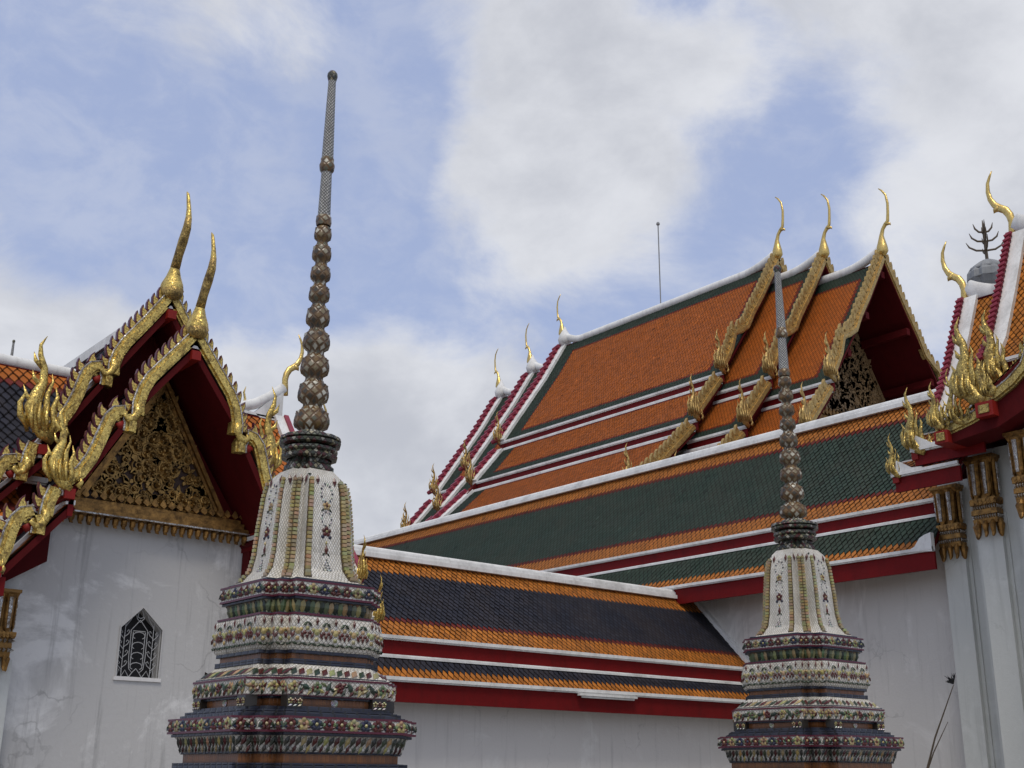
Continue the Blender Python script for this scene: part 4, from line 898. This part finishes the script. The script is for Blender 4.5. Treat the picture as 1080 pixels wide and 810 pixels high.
    part('skirt_band', [(2.17, A(.80)), (2.18, A(.812)), (2.292, A(.815)), (2.300, A(.812))], C1, 'cream', [(2.235, 'C', .10, .034), (2.20, 'S', .08, .02)])
    lip(2.288, A(.822), C1); lip(2.168, A(.806), C1)
    part('skirt', [(2.302, A(.81)), (2.33, A(.765)), (2.375, A(.70)), (2.41, A(.655))], C1, 'cream', [(2.35, 'S', .07, .034)])
    part('skirt_top', [(2.41, A(.66)), (2.43, A(.66))], C1, 'navy')
    part('waist', [(2.43, A(.622)), (2.515, A(.622))], C1, 'brown')
    part('lotus_band', [(2.505, A(.64)), (2.53, A(.67)), (2.58, A(.690)), (2.64, A(.694)), (2.70, A(.688)), (2.76, A(.672)), (2.785, A(.655))], C1, 'cream', [(2.655, 'B', .088, .0235)])
    lip(2.782, A(.668), C1); lip(2.503, A(.645), C1)
    part('flutes', [(2.79, A(.585)), (2.83, A(.578)), (2.88, A(.592)), (2.925, A(.625))], C1, 'flute', [(2.86, 'F', .045, .032)])
    part('top_band', [(2.925, A(.648)), (2.94, A(.655)), (3.04, A(.658)), (3.05, A(.655))], C1, 'cream', [(2.99, 'A', .10, .032)])
    lip(2.925, A(.662), C1); lip(3.038, A(.664), C1)
    part('bell_sill', [(3.05, A(.60)), (3.076, A(.60))], C1, 'navy')
    CB = .46; sB = .86; AB = lambda x: x*sB
    BL = [(3.076, AB(.565)), (3.10, AB(.52)), (3.178, AB(.452)), (3.312, AB(.420)), (3.551, AB(.402)), (3.819, AB(.372)), (3.93, AB(.345)), (3.99, AB(.30)), (4.041, AB(.245))]
    bell = part('bell', BL, CB, 'bellchip'); d = MB()
    Lz = zl(BL)
    zs_ = [3.10+i*.033 for i in range(26)]
    for zz in zs_:
        for idx, (p0, p1, n, ln) in enumerate(along(c3, Lz, CB, zz+ZO)):
            kk = idx % 5; t = (p1-p0).normalized()
            if kk == 4:   # main face: tan strip at each side, pendant in the middle
                w_ = ln*.07
                for e, s in ((p0, 1), (p1, -1)):
                    c_ = e+t*s*w_; d.boxf(c_-t*w_*.7+n*.0-Z_*.012, t*w_*1.4, n*.022, Z_*.025, tuple(x*random.uniform(.75, 1.1) for x in random.choice((TAN, (.44, .35, .16), (.46, .38, .20)))))
            elif kk in (1, 2):
                e = p1 if kk == 1 else p0; w_ = ln*.24; s = -1 if kk == 1 else 1
                d.boxf(e+t*(s*w_*2 if s < 0 else 0)+n*0-Z_*.014, t*w_*1.8, n*.022, Z_*.023, tuple(x*random.uniform(.75, 1.1) for x in random.choice((TAN, (.44, .35, .16), (.46, .38, .20)))))
    for zz in [3.09+i*.014 for i in range(60)]:
        for idx, (p0, p1, n, ln) in enumerate(along(c3, Lz, CB, zz+ZO)):
            kk = idx % 5; t = (p1-p0).normalized()
            if kk == 4:
                w_ = ln*.075
                for e, sg in ((p0, 0), (p1, -1)): d.boxf(e+t*(sg*w_*2)-Z_*.007, t*w_*2, n*.004, Z_*.0142, (.10, .07, .035))
            elif kk in (1, 2):
                e = p1 if kk == 1 else p0; w_ = ln*.26; sg = -1 if kk == 1 else 0
                d.boxf(e+t*(sg*w_*2)-Z_*.007, t*w_*2, n*.004, Z_*.0142, (.10, .07, .035))
    def onface(zz, fn):
        for idx, (p0, p1, n, ln) in enumerate(along(c3, Lz, CB, zz+ZO)):
            if idx % 5 == 4: fn((p0+p1)/2+n*.004, n, (p1-p0).normalized(), ln)
    def loop(zc, rx, rz):
        for k_ in range(14):
            a = 2*math.pi*k_/14; onface(zc+math.sin(a)*rz, lambda p_, n, t, ln, a=a, k_=k_: disc(d, p_+t*math.cos(a)*rx, n, Z_, .0085, WHT if k_ % 2 else (.05, .06, .10), .008, seg=5))
    loop(3.82, .050, .075); loop(3.60, .046, .060)
    loop(3.82, .056, .083)
    onface(3.71, lambda p_, n, t, ln: (flower(d, p_, n, .038, TAN, RED), [leafm(d, p_+t*s*.035-Z_*.035, n, 1.57+s*.9, .024, GR_) for s in (-1, 1)]))
    onface(3.495, lambda p_, n, t, ln: (flower(d, p_, n, .044, RED, CRM), [disc(d, p_+t*s*.034-Z_*.045, n, Z_, .017, BLU) for s in (-1, 1)]))
    onface(3.40, lambda p_, n, t, ln: leafm(d, p_, n, 1.57, .022, TAN))
    onface(3.345, lambda p_, n, t, ln: (leafm(d, p_, n, 1.57, .046, RED), [leafm(d, p_+t*s*.022-Z_*.04, n, 1.57+s*.8, .022, GR_) for s in (-1, 1)]))
    for row in range(5):
        onface(3.26-row*.022, lambda p_, n, t, ln, row=row: [disc(d, p_+t*(j-row/2)*.017, n, Z_, .008, WHT if (j+row) % 2 else (.12, .13, .15), .008, seg=5) for j in range(row+1)])
    for idx, (p0, p1, n, ln) in enumerate(along(c3, Lz, CB, 3.93+ZO)):
        for k_ in range(2 if ln > .15 else 1): leafm(d, p0.lerp(p1, (k_+.5)/(2 if ln > .15 else 1))+n*.005, n, 1.57, .046, RED)
    for idx, (p0, p1, n, ln) in enumerate(along(c3, Lz, CB, 3.965+ZO)):
        if ln > .1: leafm(d, p0+n*.006, n, .3, .026, GR_)
    d.build('bell_inlay', 'chip', bell)
    # neck rings
    part('neck', [(4.035, A(.20)), (4.06, A(.225)), (4.10, A(.225)), (4.12, A(.20)), (4.16, A(.19))], CB, 'ringm')
    m = MB()
    for z0, z1, rr in ((4.155, 4.262, .232), (4.272, 4.362, .255)):
        m.lathe([(rr*.8, z0), (rr*.98, z0+.01), (rr, z0+.035), (rr*.9, (z0+z1)/2), (rr, z1-.035), (rr*.97, z1-.008), (rr*.8, z1)], (c3[0], c3[1], ZO), 28, 12, .05)
    m.lathe([(.22, 4.36), (.15, 4.375), (.135, 4.40)], (c3[0], c3[1], ZO), 20); m.build('neck_ring', 'ringm', r, False)
    zf = lambda z: ZO+4.393+(z-4.393)*zk
    for z0, z1, rr in BUDS:
        m = MB(); h = z1-z0; rr *= .94
        m.lathe([(rr*.58, zf(z0)), (rr*.60, zf(z0+h*.14)), (rr*.90, zf(z0+h*.25)), (rr*.97, zf(z0+h*.38)), (rr*.96, zf(z0+h*.55)), (rr*.88, zf(z0+h*.72)), (rr*.90, zf(z0+h*.80)), (rr*.66, zf(z0+h*.87)), (rr*.56, zf(z1))], (c3[0], c3[1], 0), 28, 14, .09)
        o = m.build('lotus_bud', 'bud', r, True)
    m = MB(); cc = (c3[0], c3[1], 0)
    m.lathe([(.060, zf(6.36)), (.066, zf(6.40)), (.062, zf(6.455)), (.055, zf(6.46))], cc, 16, 8, .1); m.lathe([(.05, zf(6.90)), (.066, zf(6.925)), (.072, zf(6.975)), (.06, zf(7.01)), (.062, zf(7.04)), (.05, zf(7.06))], cc, 16)
    m.build('spire_ring', 'bud', r, True)
    m = MB(); m.lathe([(.059, zf(6.455)), (.049, zf(6.90))], cc, 18); m.lathe([(.055, zf(7.05)), (.036, zf(7.87))], cc, 18); m.build('spire_shaft', 'shaft', r, True)
    m = MB(); m.lathe([(.034, zf(7.865)), (.04, zf(7.88)), (.05, zf(7.92)), (.047, zf(7.95)), (.03, zf(7.975)), (0, zf(7.98))], cc, 14); m.build('spire_tip', 'ringm', r, True)
    m = MB()
    for L_, c in lips: loft(m, c3, L_, c)
    m.build('red_edging', 'maroonfin', r); m = MB()
    for L_, c in lipsn: loft(m, c3, L_, c)
    m.build('navy_edging', 'navy', r)
    return r
c1 = chedi((5.01, 8.835, 0), 'nearest and tallest mosaic chedi with white flowered bell, left of centre', 1.0, 1)
c2 = chedi((11.12, 8.46, .012), 'smaller looking mosaic chedi in front of the green roofed gallery', .885, 2)
c3_ = chedi((11.2, 40.0, 7.45), 'distant chedi, only its dark spire tip showing above the roof at far left', 1.0, 3)
b = MB()
for k_, (hw_, z0, z1) in enumerate(((3.2, 0, 2.5), (2.7, 2.5, 5), (2.2, 5, 7.45))): b.box(11.2-hw_, 11.2+hw_, 40-hw_, 40+hw_, z0, z1)
b.build('terrace', 'grey', c3_)

# ------------------------------------------------------------------ prang far behind
pr = root('prang', (80, 41.6, 0), 'grey ribbed tower top with a branching trident finial behind the corner pavilion', 'tower')
b = MB(); b.lathe([(6.5, 0), (6.4, 6), (5.4, 6.1), (5.0, 14), (4.0, 14.2), (3.4, 22), (2.3, 24), (2.1, 30), (1.75, 34.0), (1.2, 34.2), (.6, 34.8)], (80, 41.6, 0), 32, 16, .08); b.build('tower_body', 'grey', pr)
b = MB(); b.lathe([(.25, 35.4), (.75, 35.8), (1.22, 36.4), (1.45, 36.9), (1.40, 37.4), (1.12, 37.9), (.7, 38.25), (.3, 38.5), (0, 38.55)], (80, 41.6, .1), 32, 12, .14)
for z, rr in ((36.9, 1.60), (37.65, 1.40)): b.lathe([(rr-.2, z-.1), (rr, z-.05), (rr, z+.05), (rr-.2, z+.1)], (80, 41.6, .1), 32)
b.build('ribbed_dome', 'grey', pr)
b = MB(); c = V(80, 41.6, .1); b.tube([c+Z_*38.4, c+Z_*41.0, c+Z_*41.8], [.13, .10, .03], 8)
for z, l in ((39.3, 1.35), (40.05, 1.05), (40.8, .7)):
    for k_ in range(4):
        a = k_*math.pi/2+.65; d = V(math.cos(a), math.sin(a), 0); b.tube([c+Z_*z, c+d*l*.5+Z_*(z+.06), c+d*l*.85+Z_*(z+.35), c+d*l+Z_*(z+.75)], [.08, .08, .07, .02], 6)
b.build('trident_finial', 'stem', pr)

# ------------------------------------------------------------------ dry stems against the wall
b = MB(); b.tube([V(24.95, 16.35, .01), V(24.95, 16.0, 1.4), V(24.95, 15.55, 2.5), V(24.95, 14.97, 3.60)], [.03, .026, .02, .009], 6)
pl = root('dry_plant', (24.95, 16.35, .012), 'tall thin dry stalk leaning by the white pilaster, dark tuft at its tip', 'plant')
b.build('stalk', 'stem', pl)
b = MB(); b.tube([V(24.95, 15.93, 1.58), V(24.93, 15.6, 2.2), V(24.92, 15.18, 2.82)], [.018, .014, .006], 6); b.build('stalk', 'stem', pl)
b = MB(); rn = random.Random(4)
for i in range(26):
    a = rn.uniform(.2, 1.9); l = rn.uniform(.12, .26); q = V(24.95, 14.97, 3.62); b.tube([q, q+V(rn.uniform(-.05, .05), math.cos(a)*l*.6, math.sin(a)*l*.6+.02), q+V(rn.uniform(-.08, .08), math.cos(a)*l, math.sin(a)*l)], [.008, .012, .002], 4)
b.build('tuft', 'dark', pl)
for o in bpy.data.objects:
    if '_o' in o: del o['_o']
